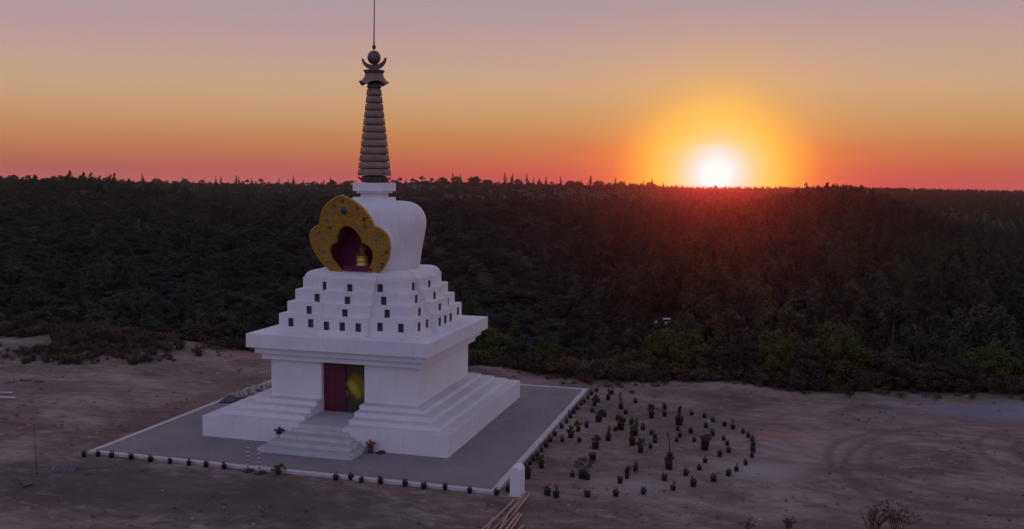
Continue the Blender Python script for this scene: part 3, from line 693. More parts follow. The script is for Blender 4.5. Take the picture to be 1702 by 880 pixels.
def tree_geo(kind, seed, nleaf, lsize):
    """unit size trees about 1 high -> (trunk, crown)"""
    r = random.Random(seed); cs = []; rs = []; tr = []
    if kind == 'pine':      # tall uneven cone, ragged
        lean = r.uniform(-.04, .04); tr.append(tube_np([(0, 0, -0.05), (lean*.3, 0, .4), (lean, 0, .95)], [.022, .016, .004]))
        for k in range(46):
            t = (k+0.5)/46; z = 0.12+0.86*t; env = 0.17*math.sin(PI*min(1, (t*0.86+0.10)))**0.7*(1.0-0.35*t)
            a = r.uniform(0, 2*PI); q = env*r.uniform(.3, 1.1)
            c = (lean*z+q*math.cos(a), q*math.sin(a), z+r.uniform(-.02, .02)); cs.append(c); rs.append(r.uniform(.030, .055)*(1.25-0.5*t))
            if k % 3 == 0: tr.append(tube_np([(lean*z, 0, z-.03), c], [.007, .003], 4))
        return merge(tr), leaf_cloud(cs, rs, nleaf, lsize, 1.7, .5, seed, .3)
    if kind == 'umbrella':  # rounded head on a clear stem
        lean = r.uniform(-.06, .06); tr.append(tube_np([(0, 0, -0.05), (lean*.5, .01, .35), (lean, 0, .7)], [.03, .022, .012]))
        for k in range(26):
            a = r.uniform(0, 2*PI); q = .30*math.sqrt(r.random()); z = .58+.36*(1-(q/.34)**2)*r.uniform(.35, 1)
            c = (lean+q*math.cos(a), q*math.sin(a), z); cs.append(c); rs.append(r.uniform(.06, .11))
            if k % 3 == 0: tr.append(tube_np([(lean*.8, 0, .55), c], [.011, .004], 4))
        return merge(tr), leaf_cloud(cs, rs, nleaf, lsize, .65, .5, seed, .35)
    if kind == 'dome':      # dense rounded bush down to the ground
        tr.append(tube_np([(0, 0, -0.05), (0, 0.02, .3), (.03, 0, .55)], [.035, .028, .015]))
        for k in range(75):
            a = r.uniform(0, 2*PI); ph = math.acos(r.uniform(-.1, 1)); q = r.uniform(.72, 1)
            c = (.40*q*math.sin(ph)*math.cos(a), .40*q*math.sin(ph)*math.sin(a), .30+.56*q*math.cos(ph)); cs.append(c); rs.append(r.uniform(.06, .12))
            if k % 5 == 0: tr.append(tube_np([(0, 0, .25), c], [.014, .004], 4))
        return merge(tr), leaf_cloud(cs, rs, nleaf, lsize, .8, .3, seed, .35)
    # round oak / bush reaching the ground
    tr.append(tube_np([(0, 0, -0.05), (0, 0.02, .3), (.03, 0, .55)], [.035, .028, .015]))
    for k in range(40):
        a = r.uniform(0, 2*PI); ph = math.acos(r.uniform(-.35, 1)); q = r.uniform(.45, 1)
        c = (.42*q*math.sin(ph)*math.cos(a), .42*q*math.sin(ph)*math.sin(a), .46+.44*q*math.cos(ph)); cs.append(c); rs.append(r.uniform(.07, .15))
        if k % 3 == 0: tr.append(tube_np([(0, 0, .25), c], [.014, .004], 4))
    return merge(tr), leaf_cloud(cs, rs, nleaf, lsize, .8, .3, seed, .35)
def tree_mesh(name, kind, seed, nleaf, lsize, leafmat):
    (tv, tf), (cv, cf) = tree_geo(kind, seed, nleaf, lsize)
    return mesh_np(name, [(tv, tf, BARK), (cv, cf, leafmat)])
protos = [tree_mesh('pine', 'pine', 1, 8000, .021, LEAF_PINE), tree_mesh('pine', 'pine', 2, 8000, .021, LEAF_PINE), tree_mesh('pine', 'pine', 3, 7000, .024, LEAF_PINE),
          tree_mesh('oak', 'oak', 4, 8000, .036, LEAF_OAK), tree_mesh('oak', 'oak', 5, 7000, .04, LEAF_OAK), tree_mesh('stone_pine', 'umbrella', 6, 6500, .032, LEAF_PINE),
          tree_mesh('scrub', 'oak', 7, 4000, .05, LEAF_DRY)]

def in_clearing(x, y, m=1.5): return y < edge_y(x)+m
def stuff_instances(name, pts, kinds, scales, scz, proto_objs):
    me = bpy.data.meshes.new(name); me.from_pydata([tuple(p) for p in pts], [], [])
    n = len(pts)
    for an, ty, val in (('kind_id', 'INT', np.array(kinds, np.int32)), ('sxy', 'FLOAT', np.array(scales, np.float32)), ('sz', 'FLOAT', np.array(scz, np.float32)), ('rot', 'FLOAT', rng.uniform(0, 6.28, n).astype(np.float32))):
        a = me.attributes.new(an, ty, 'POINT'); a.data.foreach_set('value', val)
    o = bpy.data.objects.new(name, me); col.objects.link(o)
    ng = bpy.data.node_groups.new(name, 'GeometryNodeTree')
    ng.interface.new_socket('Geometry', in_out='INPUT', socket_type='NodeSocketGeometry'); ng.interface.new_socket('Geometry', in_out='OUTPUT', socket_type='NodeSocketGeometry')
    gi = ng.nodes.new('NodeGroupInput'); go = ng.nodes.new('NodeGroupOutput'); jn = ng.nodes.new('GeometryNodeJoinGeometry')
    def attr(nm, ty):
        q = ng.nodes.new('GeometryNodeInputNamedAttribute'); q.data_type = ty; q.inputs[0].default_value = nm; return q.outputs[0]
    rt = ng.nodes.new('ShaderNodeCombineXYZ'); ng.links.new(attr('rot', 'FLOAT'), rt.inputs[2])
    sv = ng.nodes.new('ShaderNodeCombineXYZ'); s_ = attr('sxy', 'FLOAT'); ng.links.new(s_, sv.inputs[0]); ng.links.new(s_, sv.inputs[1]); ng.links.new(attr('sz', 'FLOAT'), sv.inputs[2])
    kd = attr('kind_id', 'INT')
    for k, po in enumerate(proto_objs):
        cp = ng.nodes.new('FunctionNodeCompare'); cp.data_type = 'INT'; cp.operation = 'EQUAL'
        ng.links.new(kd, cp.inputs[2]); cp.inputs[3].default_value = k
        oi = ng.nodes.new('GeometryNodeObjectInfo'); oi.inputs['Object'].default_value = po; oi.inputs['As Instance'].default_value = True
        ip = ng.nodes.new('GeometryNodeInstanceOnPoints')
        ng.links.new(gi.outputs[0], ip.inputs['Points']); ng.links.new(cp.outputs[0], ip.inputs['Selection']); ng.links.new(oi.outputs['Geometry'], ip.inputs['Instance'])
        ng.links.new(rt.outputs[0], ip.inputs['Rotation']); ng.links.new(sv.outputs[0], ip.inputs['Scale'])
        ng.links.new(ip.outputs[0], jn.inputs[0])
    ng.links.new(jn.outputs[0], go.inputs[0])
    o.modifiers.new('scatter', 'NODES').node_group = ng
    return o
def unlinked(me): return bpy.data.objects.new(me.name+'_source', me)
psrc = [unlinked(m) for m in protos]
# forest sampling
def on_terrain(px, py, lift=0.7):
    d = fwd+rv*((px-851)/F)-uv*((py-440)/F); t = 90.0
    while t < 700:
        q = CAM+d*t
        if q.z < float(H(q.x, q.y))+lift: return q
        t += 0.5
    return CAM+d*160
CARP = on_terrain(1108, 538)
pts = []; kinds = []; sxy = []; sz = []
def add_trees(n, d0, d1, a0=-62, a1=32, small=1.0):
    az = np.radians(rng.uniform(a0, a1, n)); d = np.sqrt(rng.uniform(d0*d0, d1*d1, n))
    x = CAM.x+d*np.sin(az); y = CAM.y+d*np.cos(az); z = H(x, y); e = edge_y(x); dens = fbm2(x/45, y/45, 21)
    azd = np.degrees(az)
    for i in range(n):
        s = y[i]-e[i]
        if s < 3.0: continue
        right = sstep((azd[i]+13)/10)
        if dens[i] < -0.45+0.2*(1-right) and rng.random() < 0.5: continue
        cx0, cy0 = x[i]-CARP.x, y[i]-CARP.y; lx, ly = CAM.x-CARP.x, CAM.y-CARP.y; ll = math.hypot(lx, ly); tt = (cx0*lx+cy0*ly)/ll; pd = abs(cx0*ly-cy0*lx)/ll
        if (-3 < tt < 42 and pd < 2.4) or math.hypot(cx0, cy0) < 4: continue
        u = rng.random(); nearr = 1-sstep((d[i]-250)/250)
        if u < 0.06+0.62*right: k = rng.integers(0, 3); h = rng.uniform(6, 10)*(0.8+0.45*right*nearr); wxy = h*rng.uniform(1.0, 1.6)
        elif u < 0.10+0.70*right: k = 5; h = rng.uniform(4.0, 6.5); wxy = h*rng.uniform(.9, 1.3)
        elif u < 0.90:
            k = rng.integers(3, 5); h = rng.uniform(1.5, 3.6) if rng.random() < 0.8-0.4*right else rng.uniform(3.2, 5.5); wxy = h*rng.uniform(1.1, 1.8)
        else: k = 6; h = rng.uniform(1.0, 2.0); wxy = h*1.6
        if right > 0.5 and d[i] < 420 and k < 3 and rng.random() < 0.35: continue
        lim = min(1.0, (s+8)/30)      # lower growth near the rim of the clearing
        h *= lim; wxy *= lim; h *= small; wxy *= small
        pts.append((x[i], y[i], z[i]-0.1)); kinds.append(k); sxy.append(wxy); sz.append(h)
add_trees(5200, 50, 210); add_trees(16000, 210, 500); add_trees(30000, 500, 1250, small=0.85)
forest = stuff_instances('forest', pts, kinds, sxy, sz, psrc); tag(forest, 'dense dark wood of pines, oaks and scrub covering the valley and far slopes', 'forest', kind='stuff')

# single trees silhouetted on the ridge line
def ridge_point(az, extra=0.0):
    a = math.radians(az); d = float(np.interp(az, AZ, DR))+extra
    x = CAM.x+d*math.sin(a); y = CAM.y+d*math.cos(a); return x, y, float(H(x, y))
rr = random.Random(3); kindl = {0: ('pine_tree', 'small pointed dark tree silhouetted on the far ridge line'), 3: ('oak_tree', 'small round dark tree silhouetted on the far ridge line'), 5: ('stone_pine', 'small flat-headed dark tree silhouetted on the far ridge line')}
for k in range(150):
    az = -44+58*(k+rr.uniform(-.9, .9))/150
    kd = rr.choice([0, 0, 0, 3, 3, 3, 5]); x, y, z = ridge_point(az, rr.uniform(-25, 5))
    o = bpy.data.objects.new(kindl[kd][0], protos[kd]); col.objects.link(o); h = rr.uniform(6.5, 11.5)*(1.05 if az < -21 else 1.15 if az < -6 else 0.7)*(0.8 if kd == 5 else 1)
    o.location = (x, y, z-0.3); o.scale = (h*rr.uniform(.7, 1.0), h*0.9, h) if kd != 3 else (h*.95, h*.95, h*.75); o.rotation_euler = (0, 0, rr.uniform(0, 6))
    tag(o, kindl[kd][1], 'tree', kindl[kd][0].replace('_', ' ')+'s on the far ridge line')
# bigger pines on the nearer hilltop right of the sun
HX = [(1262, 8), (1283, 11), (1306, 9.5), (1318, 11.5), (1336, 13), (1352, 10), (1372, 11), (1391, 9), (1408, 10), (1426, 10.5), (1447, 9), (1466, 9.5), (1478, 8), (1330, 6), (1400, 6.5), (1440, 6)]
for i, (px, h) in enumerate(HX):
    d = fwd+rv*((px-851)/F); a = math.atan2(d.x, d.y); dd = 440+8*math.sin(i*1.7); x = CAM.x+dd*math.sin(a); y = CAM.y+dd*math.cos(a)
    o = bpy.data.objects.new('pine_tree', protos[i % 3]); col.objects.link(o); o.location = (x, y, float(H(x, y))-.2); h *= 0.8; o.scale = (h*1.1, h*1.1, h); o.rotation_euler = (0, 0, i)
    tag(o, 'taller dark pine on the nearer wooded hilltop right of the sun', 'tree', 'pines on the nearer hilltop')

LEAF_BROWN = mat_leaf('brown_bush_foliage', [(0.1, (0.040, 0.032, 0.022)), (0.5, (0.066, 0.050, 0.034)), (0.9, (0.10, 0.074, 0.048))], rnd=0.4)
# bushes along the rim of the clearing (each a thing: trunk + crown)
bush_src = []
for s in range(3):
    (tv, tf), (cv, cf) = tree_geo('dome', 40+s, 12000, .034); bush_src.append((mesh_np('trunk', [(tv, tf, BARK)]), mesh_np('crown', [(cv, cf, LEAF_BUSH)]), mesh_np('crown', [(cv, cf, LEAF_OAK)]), mesh_np('crown', [(cv, cf, LEAF_BROWN)])))
BU = [ # px, py(base), distance beyond rim, height, width, material index, label
 (805, 608, 1.5, 2.2, 3.2, 1, 'olive green bush at the clearing rim, against the right wall of the monument'),
 (832, 600, 4.0, 2.9, 3.0, 1, 'brighter round-topped bush rising just behind the one beside the monument'),
 (866, 612, 1.5, 1.5, 2.6, 2, 'low dark bush between the monument and the first round green bush'),
 (912, 614, 1.8, 2.35, 2.2, 1, 'single round green bush standing alone right of the monument'),
 (955, 620, 2.0, 1.5, 2.6, 3, 'brownish low bush right of the single round green bush'),
 (1000, 622, 2.0, 1.7, 2.5, 2, 'dark low bush midway along the clearing rim'),
 (1045, 626, 1.8, 2.3, 2.4, 1, 'dull green bush left of the pair of big round bushes'),
 (1103, 630, 1.8, 2.7, 2.9, 1, 'left one of the pair of big round green bushes'),
 (1143, 632, 1.6, 2.6, 2.7, 1, 'right one of the pair of big round green bushes'),
 (1190, 636, 2.0, 1.6, 2.6, 3, 'reddish dry bush right of the big round pair'),
 (1235, 640, 2.0, 1.9, 2.6, 2, 'dark bush left of the yellow-green topped bush'),
 (1262, 642, 1.5, 1.6, 2.4, 2, 'dark bush directly below the sun at the rim'),
 (1300, 646, 2.4, 2.7, 2.6, 1, 'yellow-green topped bush right of and below the sun'),
 (1340, 648, 1.8, 2.2, 2.8, 2, 'dark broad bush between the two tall rounded ones'),
 (1382, 650, 2.2, 3.2, 3.4, 1, 'largest rounded bush on the right part of the rim'),
 (1430, 652, 1.6, 1.9, 2.8, 3, 'dry brown bush right of the largest rounded bush'),
 (1475, 655, 2.2, 1.6, 2.8, 3, 'reddish brown bush above the far end of the bare ground'),
 (1530, 656, 2.0, 1.3, 2.6, 3, 'low brown bush behind the pale bluish gravel'),
 (1585, 655, 2.0, 1.4, 2.6, 2, 'low dark bush behind the right half of the gravel'),
 (1640, 652, 1.8, 2.3, 2.7, 1, 'olive bush near the right edge of the photo'),
 (1692, 648, 1.8, 2.6, 2.9, 1, 'bright-topped bush cut by the right edge of the photo'),
 (170, 566, 2.5, 1.2, 2.2, 1, 'small light green bush at the rim on the left'),
 (385, 576, 2.5, 1.7, 2.6, 2, 'dark bush at the rim, close to the left end of the cornice'),
 (330, 574, 2.5, 1.1, 2.4, 3, 'low brown bush at the rim left of the monument'),
 (250, 572, 2.5, 1.0, 2.6, 2, 'low dark bush at the rim left of the brown one'),
 (60, 570, 2.5, 1.2, 3.0, 3, 'brown bush at the rim near the left edge of the photo')]
for i, (px, py, back, h, wd, mi, lab) in enumerate(BU):
    q = at(px, py); dirh = Vector((q.x-CAM.x, q.y-CAM.y, 0)).normalized(); q = q+dirh*back*0.5
    x, y = q.x, q.y; z = float(H(x, y)); t = thing('bush', lab, 'bush', (x, y, z-0.1), i*1.3, 'bushes along the rim of the clearing')
    tr_, *cr = bush_src[i % 3]; t.scale = (wd*1.28, wd*1.28, h*1.5)
    o = bpy.data.objects.new('trunk', tr_); col.objects.link(o); o.parent = t
    o = bpy.data.objects.new('crown', cr[mi-1]); col.objects.link(o); o.parent = t

# dry scrub and weeds as ground cover (uncountable)
def tuft_mesh(name, n, h, spread, mat, seed, wd=.012):
    r = np.random.default_rng(seed); vs = []; fs = []
    for k in range(n):
        a = r.uniform(0, 2*PI); q = spread*math.sqrt(r.random())*.4; p0 = np.array([q*math.cos(a), q*math.sin(a), 0]); ln = h*r.uniform(.45, 1)
        b = np.array([math.cos(a)*spread*r.uniform(.2, 1), math.sin(a)*spread*r.uniform(.2, 1), ln]); t = np.array([-math.sin(a), math.cos(a), 0])*wd
        m = p0+b*.6+np.array([0, 0, ln*.1]); e = p0+b; i = len(vs); vs += [p0-t, p0+t, m+t*.7, m-t*.7, e+t*.15, e-t*.15]; fs += [(i, i+1, i+2, i+3), (i+3, i+2, i+4, i+5)]
    return mesh_np(name, [(np.array(vs), np.array(fs), mat)])
tufts = [unlinked(tuft_mesh('tuft', 70, 1, .5, LEAF_DRY, 1, .02)), unlinked(tuft_mesh('tuft', 60, .8, .7, LEAF_DRY, 2, .02)), unlinked(tree_mesh('dry_bush', 'oak', 60, 900, .07, LEAF_DRY)), unlinked(tree_mesh('green_bush', 'oak', 61, 900, .07, LEAF_OAK))]
P_, K_, S_, Z_ = [], [], [], []
for k in range(2600):    # left mound
    x = rng.normal(-27, 6); y = rng.normal(9.6, 2.4)
    if in_clearing(x, y, 4) and y > 4.4 and x < -14 and fbm2(x/2.2, y/2.2, 33) > 0.1+0.5*max(0, (x+19)/6) and rng.random() < 0.6:
        P_.append((x, y, float(H(x, y))-.03)); K_.append(rng.choice([0, 0, 0, 1, 1, 2, 3])); s = rng.uniform(.25, .65)*(1.1 if y > 10 else .9); S_.append(s*1.2); Z_.append(s)
for k in range(350):     # behind the left mound
    x = rng.uniform(-36, -16); y = rng.uniform(10.2, 15)
    if x > -20 and rng.random() < .6: continue
    s = rng.uniform(.35, .9); P_.append((x, y, float(H(x, y))-.04)); K_.append(rng.choice([0, 0, 1, 2, 2, 3])); S_.append(s*1.4); Z_.append(s)
for k in range(3600):    # along the whole rim
    x = rng.uniform(-45, 45); y = float(edge_y(x))+rng.normal(1.8, 1.5); s = rng.uniform(.3, .95)
    if x < -9 and rng.random() < .55: continue
    if x < -9: s *= .75
    if y < edge_y(x)-0.6: s *= .5
    if abs(x) < 9 and y < 9.3: continue
    P_.append((x, y, float(H(x, y))-.04)); s *= 1.0+0.9*min(1, max(0, (y-float(edge_y(x)))/2)); K_.append(rng.choice([0, 1, 2, 2, 3, 3])); S_.append(s*1.5); Z_.append(s)
scr = stuff_instances('dry_scrub', P_, K_, S_, Z_, tufts); tag(scr, 'dry brown scrub and grass tufts round the rim of the clearing', 'scrub', kind='stuff')
# stones and clods
def stone_mesh(name, seed, mat):
    bm = bmesh.new(); bmesh.ops.create_icosphere(bm, subdivisions=1, radius=.5); r = random.Random(seed)
    for v in bm.verts: v.co *= r.uniform(.7, 1.15); v.co.z *= .6
    me = bpy.data.meshes.new(name); bm.to_mesh(me); bm.free(); me.materials.append(mat); return me
STM = simple('pale_stone', (0.22, 0.185, 0.17), (0.40, 0.36, 0.33), 5, 0.9); STD = simple('dark_clod', (0.09, 0.068, 0.058), (0.15, 0.115, 0.10), 5, 0.95)
stn = [unlinked(stone_mesh('stone', 1, STM)), unlinked(stone_mesh('stone', 2, STM)), unlinked(stone_mesh('clod', 3, STD)), unlinked(tuft_mesh('weed', 14, .5, .5, LEAF_DRY, 8, .02))]
P_, K_, S_, Z_ = [], [], [], []
for k in range(13000):
    x = rng.uniform(-34, 36); y = rng.uniform(-19, 13)
    if (SL-.3 < x < SR+.3 and SF-.3 < y < SB+.3) or y > edge_y(x): continue
    if fbm2(x/3, y/3, 41) < rng.uniform(-.6, .9): continue
    kd = rng.choice([0, 1, 2, 2, 2, 3]); s = min(.16, .028*(1/rng.uniform(.15, 1))**.9)
    if kd == 3: s = rng.uniform(.12, .3)
    P_.append((x, y, float(H(x, y)))); K_.append(kd); S_.append(s*1.2); Z_.append(s)
gv = stuff_instances('gravel', P_, K_, S_, Z_, stn); tag(gv, 'loose stones, clods and tiny weeds strewn over the bare ground', 'gravel', kind='stuff')

# ------------------------------------------------------------------ potted plants
def pot_mesh(r, h):
    bm = bmesh.new(); lathe(bm, [(0.01, 0), (r*.74, 0), (r*.78, .01), (r*.93, h*.86), (r*1.03, h*.88), (r*1.04, h), (r*.95, h), (r*.93, h*.9)], 18, cap=False)
    lathe(bm, [(r*.925, h*.9), (r*.5, h*.93), (0.005, h*.94)], 18, mi=1, cap=False)
    me = bpy.data.meshes.new('pot'); bmesh.ops.recalc_face_normals(bm, faces=bm.faces); bm.to_mesh(me); bm.free(); me.materials.append(POTM); me.materials.append(SOIL); return me
def plant_mesh(kind, seed, h, w, mat):
    r = random.Random(seed); parts = []; cs = []; rs = []
    if kind == 'twig':
        for k in range(4):
            a = r.uniform(0, 6.28); e = (w*.5*math.cos(a)*r.uniform(.3, 1), w*.5*math.sin(a)*r.uniform(.3, 1), h*r.uniform(.6, 1)); parts.append(tube_np([(0, 0, 0), (e[0]*.4, e[1]*.4, e[2]*.55), e], [.007, .005, .003], 4))
            cs += [e, (e[0]*.6, e[1]*.6, e[2]*.6)]; rs += [w*.22, w*.2]
        n, ls = 46, .045
    elif kind == 'bush':
        for k in range(14):
            a = r.uniform(0, 6.28); q = w*.5*math.sqrt(r.random()); e = (q*math.cos(a), q*math.sin(a), h*(.25+.65*r.random()*(1-.4*q/w))); parts.append(tube_np([(0, 0, 0), e], [.008, .003], 4)); cs.append(e); rs.append(w*.2)
        n, ls = 1500, .045
    elif kind == 'tall':
        for k in range(10):
            z = h*(k+1)/10; a = r.uniform(0, 6.28); q = w*.22*r.random(); cs.append((q*math.cos(a), q*math.sin(a), z*.94)); rs.append(w*.3*(1.1-.4*k/10))
        parts.append(tube_np([(0, 0, 0), (.01, 0, h*.5), (0, .01, h)], [.012, .009, .004], 5)); n, ls = 600, .045
    elif kind == 'pole':
        parts.append(tube_np([(0, 0, 0), (.015, 0, h*.5), (0, .01, h)], [.03, .025, .018], 6)); cs = [(0, 0, h*.96), (.02, 0, h*.6), (0, 0, h*.3)]; rs = [w*.4, w*.22, w*.2]; n, ls = 120, .05
    elif kind == 'spiky':
        tm = []
        rg = np.random.default_rng(seed)
        for k in range(60):
            a = rg.uniform(0, 6.28); el = rg.uniform(.25, 1.35); d = np.array([math.cos(a)*math.cos(el), math.sin(a)*math.cos(el), math.sin(el)]); ln = h*rg.uniform(.7, 1.1)
            t = np.array([-math.sin(a), math.cos(a), 0])*.014; m = d*ln*.6; e = d*ln+np.array([0, 0, -.12*ln]); i = 0
            tm.append((np.array([-t, t, m+t, m-t, e+t*.1, e-t*.1]), np.array([(0, 1, 2, 3), (3, 2, 4, 5)])))
        v, f = merge(tm); return mesh_np('foliage', [(v, f, mat)])
    lv, lf = leaf_cloud(cs, rs, n, ls, 1, .3, seed, .1, .55); tv, tf = merge(parts)
    return mesh_np('foliage', [(tv, tf, BARK), (lv, lf, mat)])
POT = {'s': (pot_mesh(.105, .175), .175), 'm': (pot_mesh(.15, .28), .28), 'l': (pot_mesh(.20, .36), .36), 'xl': (pot_mesh(.24, .62), .62)}
PLN = {'twig': [plant_mesh('twig', s, .12, .17, LEAF_SEED) for s in range(4)], 'twigr': [plant_mesh('twig', s+9, .19, .22, LEAF_RED) for s in range(2)],
       'green': [plant_mesh('bush', s+20, .42, .5, LEAF_GREEN) for s in range(2)], 'dull': [plant_mesh('bush', s+30, .40, .48, LEAF_SEED) for s in range(2)],
       'wide': [plant_mesh('bush', 41, .72, .85, LEAF_SEED)], 'red': [plant_mesh('tall', 50, .75, .5, LEAF_RED)], 'tall': [plant_mesh('tall', 52, .5, .38, LEAF_SEED)],
       'pole': [plant_mesh('pole', 55, 1.0, .28, LEAF_SEED)], 'spiky': [plant_mesh('spiky', 57, .38, .5, LEAF_SEED)], 'tuft': [plant_mesh('bush', 59, .22, .6, LEAF_SEED)]}
PC = [0]
def potted(px, py, size, plant, lab, group, pot=True, sc_=1.0):
    PC[0] += 1; i = PC[0]; q = at(px, py); z = float(H(q.x, q.y))
    t = thing('potted_plant' if plant else 'plant_pot', lab, 'potted plant' if plant else 'plant pot', (q.x, q.y, z-.005), i*1.1, group)
    k = sc_*(0.86+0.28*((i*37 % 17)/17)); t.scale = (k, k, k*(0.9+0.25*((i*53 % 11)/11))); t.rotation_euler = (0.10*math.sin(i*2.3), 0.10*math.sin(i*3.7), i*1.1)
    o = bpy.data.objects.new('pot', POT[size][0]); col.objects.link(o); o.parent = t
    if plant:
        L_ = PLN[plant]; o = bpy.data.objects.new('foliage', L_[i % len(L_)]); col.objects.link(o); o.parent = t; o.location = (0, 0, POT[size][1]*.92); o.rotation_euler = (0, 0, i*.7)
def ordn(n): return ['zeroth', 'first', 'second', 'third', 'fourth', 'fifth', 'sixth', 'seventh', 'eighth', 'ninth', 'tenth', 'eleventh', 'twelfth', 'thirteenth', 'fourteenth', 'fifteenth', 'sixteenth', 'seventeenth', 'eighteenth', 'nineteenth', 'twentieth'][n] if n <= 20 else '%dth' % n if n % 10 not in (1, 2, 3) else '%d%s' % (n, {1: 'st', 2: 'nd', 3: 'rd'}[n % 10])
A7 = lambda x, y: (130+x/4.888, 620+y/4.888)
A8 = lambda x, y: (420+x/7.736, 740+y/7.736)
A9 = lambda x, y: (620+x/7.09, 740+y/7.09)
front = [A7(47, 683), A7(163, 680), A7(268, 690), A7(432, 703), A7(585, 722), A7(748, 738), A7(899, 752), A7(1040, 765), A7(1187, 782), A8(1065, 450), A8(1265, 445), A8(1395, 482), A8(1648, 497), A9(88, 455), A9(375, 487), A9(595, 513), A9(850, 527), A9(1142, 567), A9(1455, 592), A9(1590, 543)]
for n, (x, y) in enumerate(front):
    potted(x, y, 's', 'twig', '%s small black potted seedling from the left along the front kerb' % ordn(n+1), 'potted seedlings along the front kerb')
x, y = A8(330, 378); potted(x, y, 's', 'tuft', 'spreading potted plant by the front kerb just right of the striped rods', 'larger potted plants', sc_=0.85)
B1 = lambda x, y: (840+x/7.33, 620+y/7.33)
B3 = lambda x, y: (840+x/7.33, 720+y/7.33)
B2 = lambda x, y: (1040+x/7.09, 640+y/7.09)
B4 = lambda x, y: (1040+x/7.09, 720+y/7.09)
side = [B1(1045, 270), B1(1005, 320), B1(960, 365), B1(920, 397), B1(875, 447), B1(830, 497), B1(792, 550), B1(745, 615), B1(685, 677), B1(602, 767), B1(542, 837), B3(497, 172), B3(439, 232), B3(392, 290), B3(340, 347), B3(295, 388)]
for n, (x, y) in enumerate(side):
    potted(x, y, 's', 'twig' if n % 3 else 'twigr', '%s small pot from the far corner along the right kerb' % ordn(n+1), 'potted seedlings along the right kerb')
ring = [B2(115, 215), B2(462, 288), B2(632, 323), B2(775, 358), B2(925, 388), B2(1030, 432), B2(1165, 483), B2(1265, 522), B2(1380, 572), B2(1440, 617), B2(1495, 662), B2(1497, 717), B2(1503, 787), B2(1485, 850), B4(1413, 372), B4(1303, 442), B4(1208, 493), B4(1038, 558), B4(797, 622), B4(560, 672), B4(205, 722), B3(1345, 772), B3(1000, 777), B3(620, 782), B3(508, 754)]
for n, (x, y) in enumerate(ring):
    potted(x, y, 's', 'twig' if n % 4 != 3 else 'twigr', '%s pot clockwise round the outer curve of the potted garden' % ordn(n+1), 'pots on the outer curve of the potted garden', sc_=1.0 if n < 16 else 1.12)
G = 'larger potted plants'
big = [(B1(1250, 332), 'm', 'tall', 'dark upright plant in a pot near the far kerb corner, left of the reddish one'), (B1(1085, 402), 'm', 'dull', 'dull bushy plant in a pot close to the far right kerb corner'),
       (B1(1413, 437), 'm', 'red', 'reddish upright plant in a pot at the far end of the potted garden'), (B1(1135, 590), 'l', 'green', 'large black pot with a yellow-green plant, far part of the garden'),
       (B1(1405, 682), 'l', 'dull', 'large pot with dull foliage leaning right, middle of the garden'), (B1(885, 715), 'm', 'green', 'green plant in a medium pot nearest the middle of the right kerb'),
       (B1(800, 790), 'l', 'dull', 'large dark pot with low foliage beside the right kerb'), (B3(1100, 187), 'l', 'green', 'large pot with a bushy green plant left of the garden centre'),
       (B3(1250, 80), 'm', 'tall', 'medium dark pot with thin stems just above the garden centre'), (B3(1550, 142), 'm', 'tall', 'front one of two tall dark potted plants in the garden middle'),
       (B1(1572, 752), 'm', 'tall', 'rear one of two tall dark potted plants in the garden middle'), (B3(1065, 327), 'l', None, 'large pot with bare rim, plant missing, left of centre'),
       (B3(935, 545), 'l', 'wide', 'widest yellow-brown bushy plant in the potted garden'), (B3(440, 425), 'm', 'dull', 'leafy potted plant by the kerb, second up from the white post'),
       (B3(262, 555), 'l', 'dull', 'large pot with drooping foliage directly behind the white post'), (B2(303, 388), 'm', 'green', 'slim pot with yellow-green top at the far middle of the garden'),
       (B2(627, 465), 'l', 'tall', 'pot with foliage leaning right below the outer curve'), (B2(930, 752), 'xl', 'tuft', 'tallest black pot with short tufted plant, right of the garden centre'),
       (B4(528, 285), 'm', 'pole', 'pot with a thick bare stem taller than its neighbours'), (B4(510, 417), 'l', 'dull', 'dense dark bush in a pot just in front of the bare stemmed one'),
       (B2(172, 790), 'm', 'dull', 'medium pot with spiky green top near the garden middle'), (B3(1480, 552), 's', 'spiky', 'dried straggly plant beside a pot in the front of the garden'),
       (B3(1397, 612), 'm', None, 'dark empty pot beside the dried straggly plant')]
for (p_, s, pl_, lab) in big:
    q = {'dull': 0.8, 'green': 0.85}.get(pl_, 0.9); potted(p_[0], p_[1], s, pl_, lab, G, sc_=q)
small = [B1(1300, 262), B1(1130, 357), B1(1100, 312), B1(1110, 232), B1(1463, 497), B1(1060, 477), B1(1203, 527), B1(1368, 562), B1(1535, 612), B1(990, 662), B1(695, 840), B1(897, 840), B1(1340, 700),
         B3(815, 527), B3(1000, 562), B3(1585, 457), B2(460, 372), B2(945, 499), B2(205, 517), B2(68, 452), B2(100, 520), B2(115, 587), B2(78, 702), B2(298, 572), B2(345, 622), B2(342, 672), B2(293, 740),
         B2(615, 528), B2(637, 607), B2(598, 662), B2(768, 562), B2(805, 657), B2(1025, 587), B2(1153, 647), B2(1193, 702), B2(1213, 788), B2(1110, 832), B4(115, 442), B4(455, 552), B4(705, 489), B4(870, 422), B4(932, 337)]
small.sort()
for n, (x, y) in enumerate(small):
    potted(x, y, 's', 'twig' if n % 5 else 'twigr', '%s from the left of the small pots scattered inside the garden' % ordn(n+1), 'small pots scattered in the potted garden')

